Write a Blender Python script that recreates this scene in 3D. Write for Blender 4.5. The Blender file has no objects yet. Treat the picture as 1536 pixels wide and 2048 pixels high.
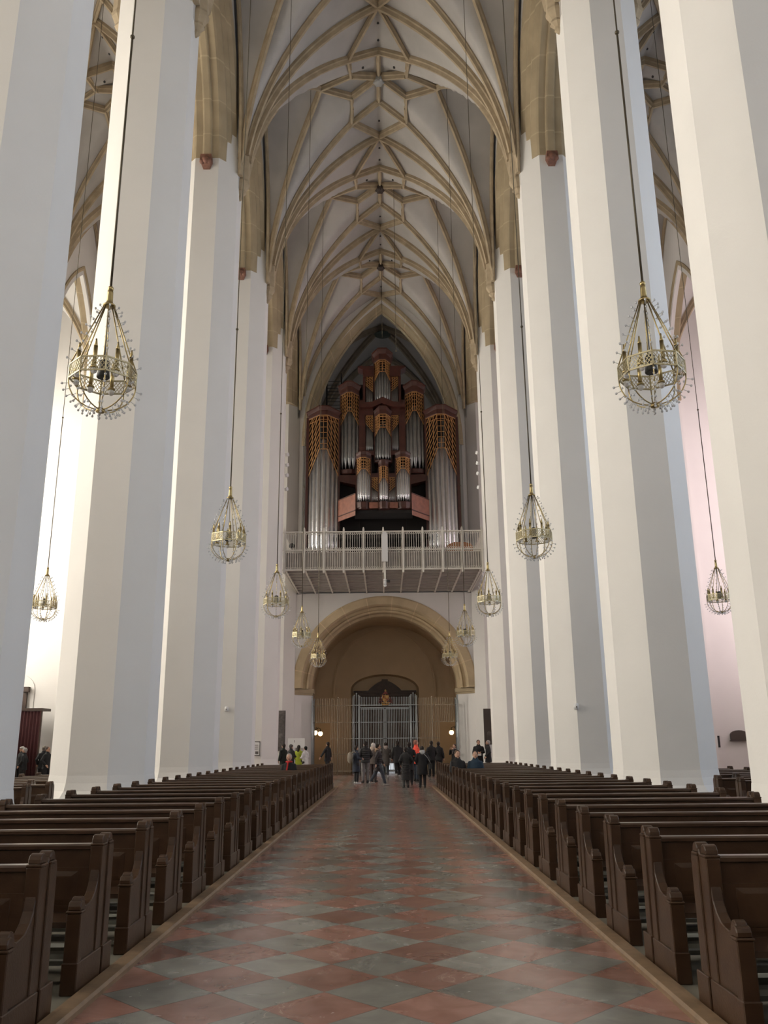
import bpy, math, random
from mathutils import Vector, Matrix
random.seed(7)
PI=math.pi
col=bpy.context.scene.collection
sc=bpy.context.scene
EYE=1.62
# ------------------------------------------------------------------ mesh helper
class MB:
    def __init__(s): s.v=[];s.f=[];s.sm=[]
    def add(s,vs,fs,smooth=False):
        o=len(s.v); s.v.extend([tuple(p) for p in vs])
        for f in fs: s.f.append(tuple(o+i for i in f)); s.sm.append(smooth)
    def box(s,x0,x1,y0,y1,z0,z1):
        s.add([(x0,y0,z0),(x1,y0,z0),(x1,y1,z0),(x0,y1,z0),(x0,y0,z1),(x1,y0,z1),(x1,y1,z1),(x0,y1,z1)],
              [(3,2,1,0),(4,5,6,7),(0,1,5,4),(1,2,6,5),(2,3,7,6),(3,0,4,7)])
        return s
    def prism(s,poly,f0,f1,smooth=False):
        # poly: list of 2-tuples ; f0/f1 map (a,b)->3d for both caps
        n=len(poly); a=[f0(*p) for p in poly]; b=[f1(*p) for p in poly]
        s.add(a+b,[tuple(range(n))[::-1],tuple(range(n,2*n))]+[(i,(i+1)%n,n+(i+1)%n,n+i) for i in range(n)],smooth)
        return s
    def loft(s,rings,closed=True,caps=True,smooth=False):
        n=len(rings[0]); vs=[p for r in rings for p in r]; fs=[]
        for k in range(len(rings)-1):
            for i in range(n if closed else n-1):
                j=(i+1)%n; fs.append((k*n+i,k*n+j,(k+1)*n+j,(k+1)*n+i))
        s.add(vs,fs,smooth)
        if caps and closed:
            o=len(s.v)-len(vs)
            s.f.append(tuple(o+i for i in range(n))[::-1]); s.sm.append(False)
            s.f.append(tuple(o+(len(rings)-1)*n+i for i in range(n))); s.sm.append(False)
        return s
    def tube(s,path,r,n=8,smooth=True,caps=True):
        path=[Vector(p) for p in path]; rings=[]; prev=None
        for i,p in enumerate(path):
            t=(path[min(i+1,len(path)-1)]-path[max(i-1,0)]).normalized()
            if prev is None:
                a=Vector((0,0,1)) if abs(t.z)<.9 else Vector((1,0,0)); u=t.cross(a).normalized()
            else:
                u=(prev-t*prev.dot(t)); u=u.normalized() if u.length>1e-6 else t.orthogonal().normalized()
            prev=u; w=t.cross(u); rr=r[i] if isinstance(r,(list,tuple)) else r
            rings.append([tuple(p+(u*math.cos(2*PI*k/n)+w*math.sin(2*PI*k/n))*rr) for k in range(n)])
        return s.loft(rings,True,caps,smooth)
    def lathe(s,prof,n=16,c=(0,0,0),smooth=True,a0=0):
        rings=[[(c[0]+r*math.cos(2*PI*k/n+a0),c[1]+r*math.sin(2*PI*k/n+a0),c[2]+z) for k in range(n)] for r,z in prof]
        return s.loft(rings,True,True,smooth)
    def sphere(s,c,r,n=10,m=7,sc=(1,1,1)):
        prof=[]
        for k in range(m+1):
            a=-PI/2+PI*k/m; prof.append((max(r*math.cos(a),1e-4),r*math.sin(a)))
        rings=[[(c[0]+rr*math.cos(2*PI*k/n)*sc[0],c[1]+rr*math.sin(2*PI*k/n)*sc[1],c[2]+z*sc[2]) for k in range(n)] for rr,z in prof]
        return s.loft(rings,True,True,True)
    def caps_(s,p0,r0,p1,r1,n=12):
        # tapered capsule as one closed surface
        p0=Vector(p0);p1=Vector(p1);d=p1-p0
        if d.length<1e-5: return s.sphere(p0,max(r0,r1))
        t=d.normalized(); pts=[];rs=[]
        for k in range(5):
            a=-PI/2+PI/2*k/4; pts.append(p0+t*r0*math.sin(a)); rs.append(max(r0*math.cos(a),1e-3))
        for k in range(5):
            a=PI/2*k/4; pts.append(p1+t*r1*math.sin(a)); rs.append(max(r1*math.cos(a),1e-3))
        u=t.orthogonal().normalized(); w=t.cross(u)
        rings=[[tuple(p+(u*math.cos(2*PI*k/n)+w*math.sin(2*PI*k/n))*r) for k in range(n)] for p,r in zip(pts,rs)]
        return s.loft(rings,True,True,True)
    def bar(s,p0,p1,w,d,up=(0,0,1)):
        p0=Vector(p0);p1=Vector(p1);t=(p1-p0).normalized();u=Vector(up)
        a=t.cross(u)
        if a.length<1e-4: a=t.cross(Vector((0,1,0)))
        a.normalize(); b=a.cross(t).normalized()
        q=[a*w/2+b*d/2,-a*w/2+b*d/2,-a*w/2-b*d/2,a*w/2-b*d/2]
        return s.loft([[tuple(p0+k) for k in q],[tuple(p1+k) for k in q]])
    def mesh(s,name,m):
        me=bpy.data.meshes.new(name); me.from_pydata(s.v,[],s.f)
        me.polygons.foreach_set('use_smooth',s.sm)
        if m: me.materials.append(m)
        me.update(); return me
    def build(s,name,m,parent=None,**kw):
        o=bpy.data.objects.new(name,s.mesh(name,m)); col.objects.link(o)
        if parent: o.parent=parent
        for k,v in kw.items(): o[k]=v
        return o
def thing(name,label,cat,loc=(0,0,0),rz=0,group=None):
    o=bpy.data.objects.new(name,None); col.objects.link(o); o.location=loc; o.rotation_euler=(0,0,rz)
    o.empty_display_size=.2
    o['label']=label; o['category']=cat
    if group: o['group']=group
    return o
def tag(o,label,cat,group=None):
    o['label']=label;o['category']=cat
    if group: o['group']=group
    return o
def struct(o): o['kind']='structure'; return o
def dup(root,loc=None,label=None,rz=None):
    r=root.copy(); col.objects.link(r)
    if loc is not None: r.location=loc
    if rz is not None: r.rotation_euler=(0,0,rz)
    if label: r['label']=label
    for ch in list(root.children):
        cc=ch.copy(); col.objects.link(cc); cc.parent=r
        for g in list(ch.children):
            d=g.copy(); col.objects.link(d); d.parent=cc
    return r
ORD='first second third fourth fifth sixth seventh eighth ninth tenth eleventh twelfth thirteenth fourteenth fifteenth sixteenth seventeenth eighteenth nineteenth twentieth twenty-first twenty-second twenty-third twenty-fourth twenty-fifth twenty-sixth twenty-seventh twenty-eighth twenty-ninth thirtieth'.split()
# ------------------------------------------------------------------ materials
def mat(name,c,rough=.6,metal=0,noise=.0,nscale=3.,c2=None,emit=0,bump=0,bscale=40,spec=.5,trans=0,coat=0):
    m=bpy.data.materials.new(name); m.use_nodes=True; nt=m.node_tree; N=nt.nodes; b=N['Principled BSDF']
    b.inputs['Base Color'].default_value=(*c,1); b.inputs['Roughness'].default_value=rough; b.inputs['Metallic'].default_value=metal
    b.inputs['Specular IOR Level'].default_value=spec; b.inputs['Transmission Weight'].default_value=trans
    b.inputs['Coat Weight'].default_value=coat
    if emit:
        b.inputs['Emission Color'].default_value=(*c,1); b.inputs['Emission Strength'].default_value=emit
    tc=N.new('ShaderNodeTexCoord')
    if noise or c2:
        n=N.new('ShaderNodeTexNoise'); n.inputs['Scale'].default_value=nscale; n.inputs['Detail'].default_value=5
        nt.links.new(tc.outputs['Object'],n.inputs['Vector'])
        r=N.new('ShaderNodeValToRGB'); e=r.color_ramp.elements
        k2=c2 if c2 else tuple(max(0,x*(1-noise)) for x in c); k1=c if c2 else tuple(min(1,x*(1+noise*.5)) for x in c)
        e[0].position=.3;e[0].color=(*k2,1); e[1].position=.7;e[1].color=(*k1,1)
        nt.links.new(n.outputs['Fac'],r.inputs['Fac']); nt.links.new(r.outputs['Color'],b.inputs['Base Color'])
    if bump:
        n2=N.new('ShaderNodeTexNoise'); n2.inputs['Scale'].default_value=bscale
        nt.links.new(tc.outputs['Object'],n2.inputs['Vector'])
        bp=N.new('ShaderNodeBump'); bp.inputs['Strength'].default_value=bump; bp.inputs['Distance'].default_value=.01
        nt.links.new(n2.outputs['Fac'],bp.inputs['Height']); nt.links.new(bp.outputs['Normal'],b.inputs['Normal'])
    return m
def mnode(nt,op,a,b=None):
    n=nt.nodes.new('ShaderNodeMath'); n.operation=op
    for i,x in enumerate((a,b)):
        if x is None: continue
        if isinstance(x,(int,float)): n.inputs[i].default_value=x
        else: nt.links.new(x,n.inputs[i])
    return n.outputs[0]
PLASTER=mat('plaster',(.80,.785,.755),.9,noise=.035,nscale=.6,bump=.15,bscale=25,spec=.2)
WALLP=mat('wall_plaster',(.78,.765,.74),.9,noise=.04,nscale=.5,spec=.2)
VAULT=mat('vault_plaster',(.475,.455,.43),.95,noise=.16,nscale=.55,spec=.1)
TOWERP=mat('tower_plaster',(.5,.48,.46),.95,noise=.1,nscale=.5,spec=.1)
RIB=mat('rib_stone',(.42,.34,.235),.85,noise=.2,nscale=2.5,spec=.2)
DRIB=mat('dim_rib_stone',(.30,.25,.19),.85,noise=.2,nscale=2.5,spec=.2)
def stone(name,c,mode,zc=0.,k=1.0,xoff=0):
    m=mat(name,c,.85,noise=.14,nscale=1.3,spec=.2); nt=m.node_tree; N=nt.nodes; b=N['Principled BSDF']
    src=b.inputs['Base Color'].links[0].from_socket
    tc=N.new('ShaderNodeTexCoord'); sp=N.new('ShaderNodeSeparateXYZ'); nt.links.new(tc.outputs['Object'],sp.inputs[0])
    if mode=='z': q=mnode(nt,'MULTIPLY',sp.outputs[2],k)
    else:
        q=mnode(nt,'ARCTAN2',mnode(nt,'SUBTRACT',sp.outputs[2],zc),sp.outputs[0]); q=mnode(nt,'MULTIPLY',q,k)
    fr=mnode(nt,'FRACT',q); ln=mnode(nt,'LESS_THAN',fr,.035)
    mx=N.new('ShaderNodeMix'); mx.data_type='RGBA'
    nt.links.new(ln,mx.inputs[0]); nt.links.new(src,mx.inputs[6]); mx.inputs[7].default_value=(*[min(1,x*1.18) for x in c],1)
    nt.links.new(mx.outputs[2],b.inputs['Base Color']); return m
STONE=stone('beige_stone',(.40,.325,.215),'z',k=.8)
STONEARC=stone('beige_voussoirs',(.50,.40,.26),'a',zc=4.96,k=3.4)
STONEPT=stone('beige_gothic_voussoirs',(.50,.42,.29),'a',zc=19.5,k=5.0)
WOOD=mat('pew_oak',(.055,.029,.015),.36,c2=(.034,.016,.008),nscale=7,bump=.1,bscale=60,spec=.28)
WOODL=mat('pew_oak_rail',(.062,.036,.022),.28,c2=(.042,.024,.015),nscale=9,spec=.5)
WOODP=mat('pew_oak_panel',(.05,.026,.015),.45,c2=(.033,.017,.01),nscale=9)
CURB=mat('curb_oak',(.20,.13,.075),.5,noise=.3,nscale=8)
PLAT=mat('pew_platform_boards',(.16,.145,.11),.7,noise=.25,nscale=4)
ORG=mat('organ_mahogany',(.058,.014,.009),.42,c2=(.036,.009,.006),nscale=4)
ORGL=mat('organ_mahogany_panel',(.22,.085,.055),.4,noise=.25,nscale=4)
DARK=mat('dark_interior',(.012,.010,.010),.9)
GOLDW=mat('gilded_lattice',(.36,.18,.065),.45,metal=.25,noise=.2,nscale=6)
TIN=mat('pipe_tin',(.80,.81,.84),.27,metal=.8,noise=.08,nscale=3)
ZINC=mat('pipe_zinc',(.36,.37,.38),.38,metal=.85,noise=.1,nscale=3)
BRASS=mat('brass',(.42,.335,.165),.3,metal=1,noise=.15,nscale=12)
BRASSP=mat('pierced_brass',(.44,.39,.25),.35,metal=.7,noise=.15,nscale=12)
BULB=mat('bulb_glass',(.85,.85,.84),.15)
CRYST=mat('crystal',(.85,.86,.88),.08,trans=.35)
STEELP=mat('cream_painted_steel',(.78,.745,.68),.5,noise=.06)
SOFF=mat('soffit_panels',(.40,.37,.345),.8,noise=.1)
GRILLE=mat('grille_iron',(.42,.46,.48),.4,metal=.3)
GRILLEF=mat('grille_side_iron',(.42,.36,.27),.5,metal=.2)
BLACK=mat('black_metal',(.02,.02,.02),.5)
WHITE=mat('white_plastic',(.8,.8,.8),.4)
GREYB=mat('relief_stone',(.13,.115,.11),.7,c2=(.06,.052,.05),nscale=9,bump=.8,bscale=12)
BROWNB=mat('dark_bronze',(.05,.038,.03),.55)
DOORW=mat('door_wood',(.055,.03,.02),.5,c2=(.03,.016,.011),nscale=5)
VEST=mat('vestibule_plaster',(.56,.43,.29),.9,noise=.08,nscale=.8,spec=.2)
RED=mat('heraldic_red',(.14,.02,.015),.5); GOLD=mat('heraldic_gold',(.42,.25,.08),.5,metal=.3)
CURT=mat('curtain_cloth',(.045,.008,.010),.9)
ROPE=mat('cable',(.08,.065,.04),.5,metal=.5)
LAMP=mat('lamp_globe',(1,.66,.30),.5,emit=34)
# floor marble
FLOOR=mat('checker_marble',(.3,.3,.3),.26,spec=.55); 
nt=FLOOR.node_tree;N=nt.nodes;b=N['Principled BSDF']
tc=N.new('ShaderNodeTexCoord');sp=N.new('ShaderNodeSeparateXYZ');nt.links.new(tc.outputs['Object'],sp.inputs[0])
X=sp.outputs[0];Y=mnode(nt,'SUBTRACT',sp.outputs[1],6.07)
D=.76
p=mnode(nt,'DIVIDE',mnode(nt,'SUBTRACT',X,Y),D);q=mnode(nt,'DIVIDE',mnode(nt,'ADD',X,Y),D)
fp=mnode(nt,'FLOOR',p);fq=mnode(nt,'FLOOR',q)
par=mnode(nt,'MODULO',mnode(nt,'ABSOLUTE',mnode(nt,'ADD',fp,fq)),2.0)
cx=N.new('ShaderNodeCombineXYZ');nt.links.new(fp,cx.inputs[0]);nt.links.new(fq,cx.inputs[1])
wn=N.new('ShaderNodeTexWhiteNoise');wn.noise_dimensions='2D';nt.links.new(cx.outputs[0],wn.inputs['Vector'])
no=N.new('ShaderNodeTexNoise');no.inputs['Scale'].default_value=3.5;no.inputs['Detail'].default_value=8;no.inputs['Distortion'].default_value=.6
nt.links.new(tc.outputs['Object'],no.inputs['Vector'])
def rmp(f,c0,c1,a=.3,bb=.72):
    r=N.new('ShaderNodeValToRGB');r.color_ramp.elements[0].position=a;r.color_ramp.elements[1].position=bb
    r.color_ramp.elements[0].color=(*c0,1);r.color_ramp.elements[1].color=(*c1,1);nt.links.new(f,r.inputs['Fac']);return r.outputs['Color']
def mixc(f,a,c):
    m=N.new('ShaderNodeMix');m.data_type='RGBA'
    for i,x in ((0,f),(6,a),(7,c)):
        if isinstance(x,(int,float)): m.inputs[i].default_value=x
        elif isinstance(x,tuple): m.inputs[i].default_value=(*x,1)
        else: nt.links.new(x,m.inputs[i])
    return m.outputs[2]
red=rmp(no.outputs['Fac'],(.175,.085,.064),(.27,.148,.118)); gry=rmp(no.outputs['Fac'],(.135,.134,.121),(.212,.21,.188))
cc=mixc(par,red,gry)
vn=mnode(nt,'ADD',mnode(nt,'MULTIPLY',wn.outputs['Value'],.6),.8)
vs=N.new('ShaderNodeVectorMath');vs.operation='SCALE';nt.links.new(cc,vs.inputs[0]);nt.links.new(vn,vs.inputs['Scale'])
n2=N.new('ShaderNodeTexNoise');n2.inputs['Scale'].default_value=1.6;n2.inputs['Detail'].default_value=12;n2.inputs['Distortion'].default_value=2.2
nt.links.new(tc.outputs['Object'],n2.inputs['Vector'])
vein=mnode(nt,'LESS_THAN',mnode(nt,'ABSOLUTE',mnode(nt,'SUBTRACT',n2.outputs['Fac'],.66)),.004)
cc=mixc(mnode(nt,'MULTIPLY',vein,.5),vs.outputs[0],(.6,.52,.45))
jt=mnode(nt,'MINIMUM',mnode(nt,'PINGPONG',p,.5),mnode(nt,'PINGPONG',q,.5)) if False else None
fa=mnode(nt,'ABSOLUTE',mnode(nt,'SUBTRACT',mnode(nt,'FRACT',p),.5));fb=mnode(nt,'ABSOLUTE',mnode(nt,'SUBTRACT',mnode(nt,'FRACT',q),.5))
j=mnode(nt,'GREATER_THAN',mnode(nt,'MAXIMUM',fa,fb),.494)
cc=mixc(mnode(nt,'MULTIPLY',j,.6),cc,(.05,.04,.035))
nt.links.new(cc,b.inputs['Base Color'])
rr=rmp(n2.outputs['Fac'],(.17,.17,.17),(.31,.31,.31)); nt.links.new(rr,b.inputs['Roughness'])
# ------------------------------------------------------------------ layout constants
BAY=7.75; YP=[20.2+BAY*k for k in range(-5,4)]    # pillar rows
YW=51.2
PX=6.42; AP=1.06
HS=5.36
def ptop(x,hs,z0,hh):      # pointed arch profile
    R=(hs*hs+hh*hh)/(2*hs); a=abs(x)+R-hs
    return z0+math.sqrt(max(R*R-a*a,0)) if a<R else z0
def gx(t,hs,b=3.5): return hs*(.496+.504*(abs(t)/b)**1.25)
def vz(x,t,hs=HS,z0=22.1,hh=9.0,b=3.5,hb=8.1):
    A=ptop(x,hs,z0,hh)
    if abs(t)<b:
        g=hs*.496; q=abs(t)/b
        B=ptop(gx(t,hs,b),hs,z0,hh)+1.45*(1-q**2.6)+max(0,g-abs(x))*.36*HS/hs
        B=min(B,z0+hh-.02-.12*q)
        A=max(A,B)
    return A
def octa(cx,cy,a,z,rot=PI/8):
    R=a/math.cos(PI/8); return [(cx+R*math.cos(rot+k*PI/4),cy+R*math.sin(rot+k*PI/4),z) for k in range(8)]
# ------------------------------------------------------------------ floor
struct(MB().box(-22,22,-24,62,-.3,-.0).build('floor',FLOOR))
# pew platforms and curbs
for s_,nm in ((-1,'left'),(1,'right')):
    a,b_=sorted((s_*2.02,s_*5.05))
    struct(MB().box(a,b_,-2,36.05,0,.025).build('trim_platform_'+nm,PLAT))
    m=MB(); m.prism([(1.90,0),(1.90,.03),(1.915,.05),(1.985,.055),(2.02,.055),(2.02,0)],lambda x,z:(s_*x,-2,z),lambda x,z:(s_*x,36.1,z))
    struct(m.build('baseboard_'+nm,CURB))
# ------------------------------------------------------------------ pillars
def pillar(side,y,lab):
    t=thing('pillar',lab,'pillar',(side*PX,y,0),0)
    m=MB(); m.loft([octa(0,0,AP,.9),octa(0,0,AP,26.5)]); m.build('shaft',PLASTER,t)
    m=MB(); prof=[(AP+.22,0),(AP+.22,.55),(AP+.15,.62),(AP+.06,.74),(AP+.02,.9),(AP+.004,1.05)]
    m.loft([octa(0,0,a,z) for a,z in prof]); m.build('base',PLASTER,t)
    # nave-side wall shaft bundle rising from a moulded corbel; one on the aisle side too
    for sg in (-1,1):
        m=MB(); x0=sg*AP
        def half(w,d,z):
            pts=[(-w,0),(-w,d*.45),(-w*.45,d),(w*.45,d),(w,d*.45),(w,0)]
            return [(x0+sg*(q_-.15*(q_==0)),p_,z) for p_,q_ in pts]
        m.loft([half(.04,.05,21.75),half(.10,.14,21.85),half(.09,.13,21.95),half(.19,.25,22.08),half(.17,.22,22.18),half(.27,.34,22.4),half(.28,.36,22.5),half(.26,.33,22.6),half(.26,.33,24.6)])
        m.build('wall_shaft',RIB,t)
    # consoles under the arcade springers
    for sg in (-1,1):
        m=MB(); y0=sg*AP
        m.loft([[(-.12,y0-sg*.1,22.35),(.12,y0-sg*.1,22.35),(.12,y0+sg*.08,22.35),(-.12,y0+sg*.08,22.35)],
                [(-.22,y0-sg*.1,22.6),(.22,y0-sg*.1,22.6),(.22,y0+sg*.26,22.6),(-.22,y0+sg*.26,22.6)],
                [(-.2,y0-sg*.1,22.85),(.2,y0-sg*.1,22.85),(.2,y0+sg*.24,22.85),(-.2,y0+sg*.24,22.85)]])
        m.sphere((0,y0+sg*.22,22.62),.15,10,6,(1.1,.8,1)); m.sphere((.14,y0+sg*.2,22.55),.1); m.sphere((-.14,y0+sg*.2,22.55),.1)
        m.build('console',mat('console_paint',(.20,.10,.07) if y>27 or True else (.1,.1,.1),.7,noise=.4,nscale=8) if 'CON' not in globals() else CON,t)
    return t
CON=mat('console_paint',(.20,.09,.06),.7,noise=.4,nscale=8)
for s_,nm in ((-1,'left'),(1,'right')):
    vis=[y for y in YP if y>10]
    for y in YP:
        if y>10: lab='white octagonal stone pillar on the %s side of the nave, %s from the camera'%(nm,ORD[vis.index(y)])
        else: lab='white octagonal stone pillar %s of the nave, behind the viewpoint, %s back'%(nm,ORD[len([q for q in YP if y<=q<10])-1])
        pillar(s_,y,lab)
# engaged half pillars against the west wall
for s_,nm in ((-1,'left'),(1,'right')):
    m=MB(); m.loft([octa(s_*PX,YW+.35,AP,0),octa(s_*PX,YW+.35,AP,26.5)]); struct(m.build('wall_west_pier_'+nm,PLASTER))
# ------------------------------------------------------------------ arcade arches
def arcade(side,yc):
    m=MB(); hb=BAY/2-AP   # half opening
    n=22; rings=[]
    z0,hh=22.85,4.9
    # profile across x (relative to pillar axis) and offset outward from the intrados
    hp=[(.10,-.12),(.15,-.10),(.18,-.02),(.42,-.03),(.50,.02),(.66,.18),(.68,.31),(.80,.43),(.82,.53),(.96,.66),(1.0,1.08)]; prof=[(-a,b) for a,b in hp[::-1]]+hp
    R=(hb*hb+hh*hh)/(2*hb); amax=math.asin(hh/R)
    def ring(sgn,a):
        c=sgn*(hb-R); out=[]
        for px_,off in prof:
            rr=R+off; aa=a
            y=c+sgn*rr*math.cos(aa); z=z0+rr*math.sin(aa)
            if (y*sgn)<0 or a>=amax-1e-6:
                # meet on the centre line
                cc_=abs(c); 
                y=0; z=z0+math.sqrt(max(rr*rr-cc_*cc_,0))
            out.append((side*PX+px_,yc+y,z))
        return out
    path=[(1,amax*k/n) for k in range(n+1)]
    left=[ring(-1,amax*k/n) for k in range(n+1)]; right=[ring(1,amax*k/n) for k in range(n,-1,-1)]
    m.loft(left+right[1:],True,True,False)
    return struct(m.build('trim_arcade_arch',STONE))
for s_ in (-1,1):
    for k,y in enumerate(YP): arcade(s_,y+BAY/2)
    # wall above the arches up to and beyond the vault
    for y in YP:
        yc=y+BAY/2
        m=MB(); n=24; hb=BAY/2; 
        prof=[]
        for k in range(n+1):
            tt=-hb+2*hb*k/n
            hbb=BAY/2-AP+.7; zi=ptop(tt,hbb,22.85,6.2) if abs(tt)<hbb else 22.0
            prof.append((tt,zi))
        for xs in (-.98,.98):
            vs=[];fs=[]
            for tt,zi in prof: vs+= [(s_*PX+xs,yc+tt,zi),(s_*PX+xs,yc+tt,31.6)]
            for k in range(n): fs.append((2*k,2*k+2,2*k+3,2*k+1))
            m.add(vs,fs)
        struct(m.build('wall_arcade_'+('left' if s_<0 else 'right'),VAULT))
# ------------------------------------------------------------------ vaults
def sweep_rib(path,w=.15,d=.32):
    prof=[(-w,-.06),(-w,d*.38),(-w*.62,d*.5),(-w*.5,d*.8),(-w*.42,d),(w*.42,d),(w*.5,d*.8),(w*.62,d*.5),(w,d*.38),(w,-.06)]
    m=MB(); P=[Vector(p) for p in path]; rings=[]
    hd=(P[-1]-P[0]); hd.z=0; hd.normalize(); side=Vector((0,0,1)).cross(hd)
    for i,p in enumerate(P):
        t=(P[min(i+1,len(P)-1)]-P[max(i-1,0)]).normalized(); dn=side.cross(t)
        if dn.z>0 and abs(dn.z)>.02: dn=-dn
        rings.append([tuple(p+side*a+dn*q) for a,q in prof])
    m.loft(rings,True,True,False); return m
def vault_bay(cx,hs,yc,name,hh=9.0,hb=8.1,ribm=None,vm=None,bossc=None):
    ribm=ribm or RIB; vm=vm or VAULT
    f=hs/HS
    nx,ny=64,44
    m=MB(); vs=[];fs=[]
    for j in range(ny+1):
        t=-BAY/2+BAY*j/ny
        for i in range(nx+1):
            u=-1+2*i/nx; x=hs*(u if abs(u)<.7 else math.copysign(1-(1-abs(u))**1.35*(.3**(1-1.35)),u))
            vs.append((cx+x,yc+t,vz(x,t,hs,22.1,hh,3.5,hb)))
    for j in range(ny):
        for i in range(nx):
            a=j*(nx+1)+i; fs.append((a,a+1,a+nx+2,a+nx+1))
    m.add(vs,fs,True)
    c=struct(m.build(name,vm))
    z=lambda x,t: vz(x,t,hs,22.1,hh,3.5,hb)
    def put(pts,w,d): sweep_rib([(cx+x,yc+t,zz) for x,t,zz in pts],w,d).build('vault_rib',ribm,c)
    def long(a,b,n,w,d,groin=False):
        pts=[]
        for k in range(n+1):
            u=(k/n)**1.6
            x=a[0]+(b[0]-a[0])*u; t=a[1]+(b[1]-a[1])*u
            if groin: x=math.copysign(min(gx(t,hs) if abs(t)<3.5 else hs-.06,hs-.06),a[0])
            pts.append((x,t,z(x,t)))
        put(pts,w,d)
    def short(a,b,w=.105,d=.27):
        put([(a[0],a[1],z(*a)),(b[0],b[1],z(*b))],w,d)
    H=BAY/2
    for sy in (-1,1):
        R=(0,sy*H); S_=(0,sy*1.5)
        for sx in (-1,1):
            P=(sx*(hs-.1),sy*(H-.02)); N1=(sx*1.3*f,sy*(H-1.95)); M_=(sx*1.25*f,sy*.66); N2=(sx*2.66*f,0)
            if sy==-1: long(P,R,18,.125,.30)
            long((sx*(hs-.12),sy*(H-.14)),N1,18,.11,.27)
            long((sx*(hs-.06),sy*(H-.36)),N2,22,.11,.27,True)
            short(R,N1); short(N1,M_); short(M_,(0,0)); short(M_,N2); short(N1,S_)
        short(S_,(0,0))
    for sx in (-1,1):   # wall rib along the arcade
        pts=[(cx+sx*(hs-.08),yc+tt,z(hs,tt)) for tt in [-3.49+6.98*k/24 for k in range(25)]]
        sweep_rib(pts,.09,.18).build('wall_rib',ribm,c)
    m=MB(); zt=z(0,0)
    m.lathe([(.05,-.52),(.17,-.50),(.21,-.44),(.21,-.25),(.16,-.12),(.15,.1)],12,(cx,yc,zt)); 
    for k in range(6):
        a=k*PI/3; m.sphere((cx+.2*math.cos(a),yc+.2*math.sin(a),zt-.42),.06,8,5)
    m.build('vault_boss',bossc or RIB,c)
    # little dark ventilation holes in the webs
    m=MB()
    for hx,ht in ((0,2.9),(0,-2.9),(.75*f,.55),(-.75*f,.55),(1.25*f,1.2),(-1.25*f,1.2),(0,-2.0),(.7*f,-.9),(-.7*f,-.9),(4.0*f,.1),(-4.0*f,.1)):
        zz=z(hx,ht); m.lathe([(.06,-.03),(.06,.02)],8,(cx+hx,yc+ht,zz),smooth=False)
    m.build('vent_hole',BLACK,c)
    return c
BW=mat('boss_grey',(.36,.36,.35),.6); BD=mat('boss_dark',(.05,.035,.03),.6)
YB=[y+BAY/2 for y in YP]     # bay centres
for i,y in enumerate(YB):
    if y>4: vault_bay(0,HS,y,'ceiling_nave',bossc=(BW if abs(y-31.8)<1 else BD if y>35 else RIB))
    else:
        m=MB(); vs=[];fs=[]
        for j in range(21):
            t=-BAY/2+BAY*j/20
            for k in range(33):
                x=-HS+2*HS*k/32; vs.append((x,y+t,vz(x,t)))
        for j in range(20):
            for k in range(32): a=j*33+k; fs.append((a,a+1,a+34,a+33))
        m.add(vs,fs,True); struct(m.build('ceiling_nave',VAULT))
AX=11.6; AH=4.12
for s_ in (-1,1):
    for y in YB:
        if y>20: vault_bay(s_*AX,AH,y,'ceiling_aisle_'+('left' if s_<0 else 'right'),hh=8.4,hb=7.6)
        else:
            m=MB(); vs=[];fs=[]
            for j in range(21):
                t=-BAY/2+BAY*j/20
                for k in range(25):
                    x=-AH+2*AH*k/24; vs.append((s_*AX+x,y+t,vz(x,t,AH,22.1,8.4,3.5,7.6)))
            for j in range(20):
                for k in range(24): a=j*25+k; fs.append((a,a+1,a+26,a+25))
            m.add(vs,fs,True); struct(m.build('ceiling_aisle_'+('left' if s_<0 else 'right'),VAULT))
# ------------------------------------------------------------------ side chapels
CHX=15.7; CW=2.95
def wall_with_pointed(m,x0,x1,ya,yb,yc,hs,z0,hh,zt,n=14,zb=0):
    # wall slab between x0 and x1 (thickness) spanning ya..yb with a pointed opening centred yc
    pts=[(yc-hs,zb)]+[(yc-hs+2*hs*k/(2*n),ptop(-hs+2*hs*k/(2*n),hs,z0,hh)) for k in range(2*n+1)]+[(yc+hs,zb)]
    for x in (x0,x1):
        m.add([(x,ya,zb),(x,yc-hs,zb),(x,yc-hs,zt),(x,ya,zt)],[(0,1,2,3)])
        m.add([(x,yb,zb),(x,yc+hs,zb),(x,yc+hs,zt),(x,yb,zt)],[(0,1,2,3)])
        vs=[];fs=[]
        for y,z in pts[1:-1]: vs+=[(x,y,z),(x,y,zt)]
        for k in range(2*n): fs.append((2*k,2*k+2,2*k+3,2*k+1))
        m.add(vs,fs)
    vs=[];fs=[]
    for y,z in pts: vs+=[(x0,y,z),(x1,y,z)]
    for k in range(len(pts)-1): fs.append((2*k,2*k+2,2*k+3,2*k+1))
    m.add(vs,fs)
WL=bpy.data.materials.new('x'); bpy.data.materials.remove(WL)
GLL=mat('daylight_glass_left',(1.0,.93,.82),.5,emit=62)
GLR=mat('daylight_glass_right',(.74,.84,1.0),.5,emit=20)
GLE=mat('daylight_glass_east',(1.0,.95,.84),.5,emit=9)
GLT=mat('tower_fill_glow',(.9,.95,1),.5,emit=7)  # added fill glow for the tower hall
GLP=mat('daylight_glass_rose',(1.0,.83,.86),.5,emit=26)
wn_=0
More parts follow.
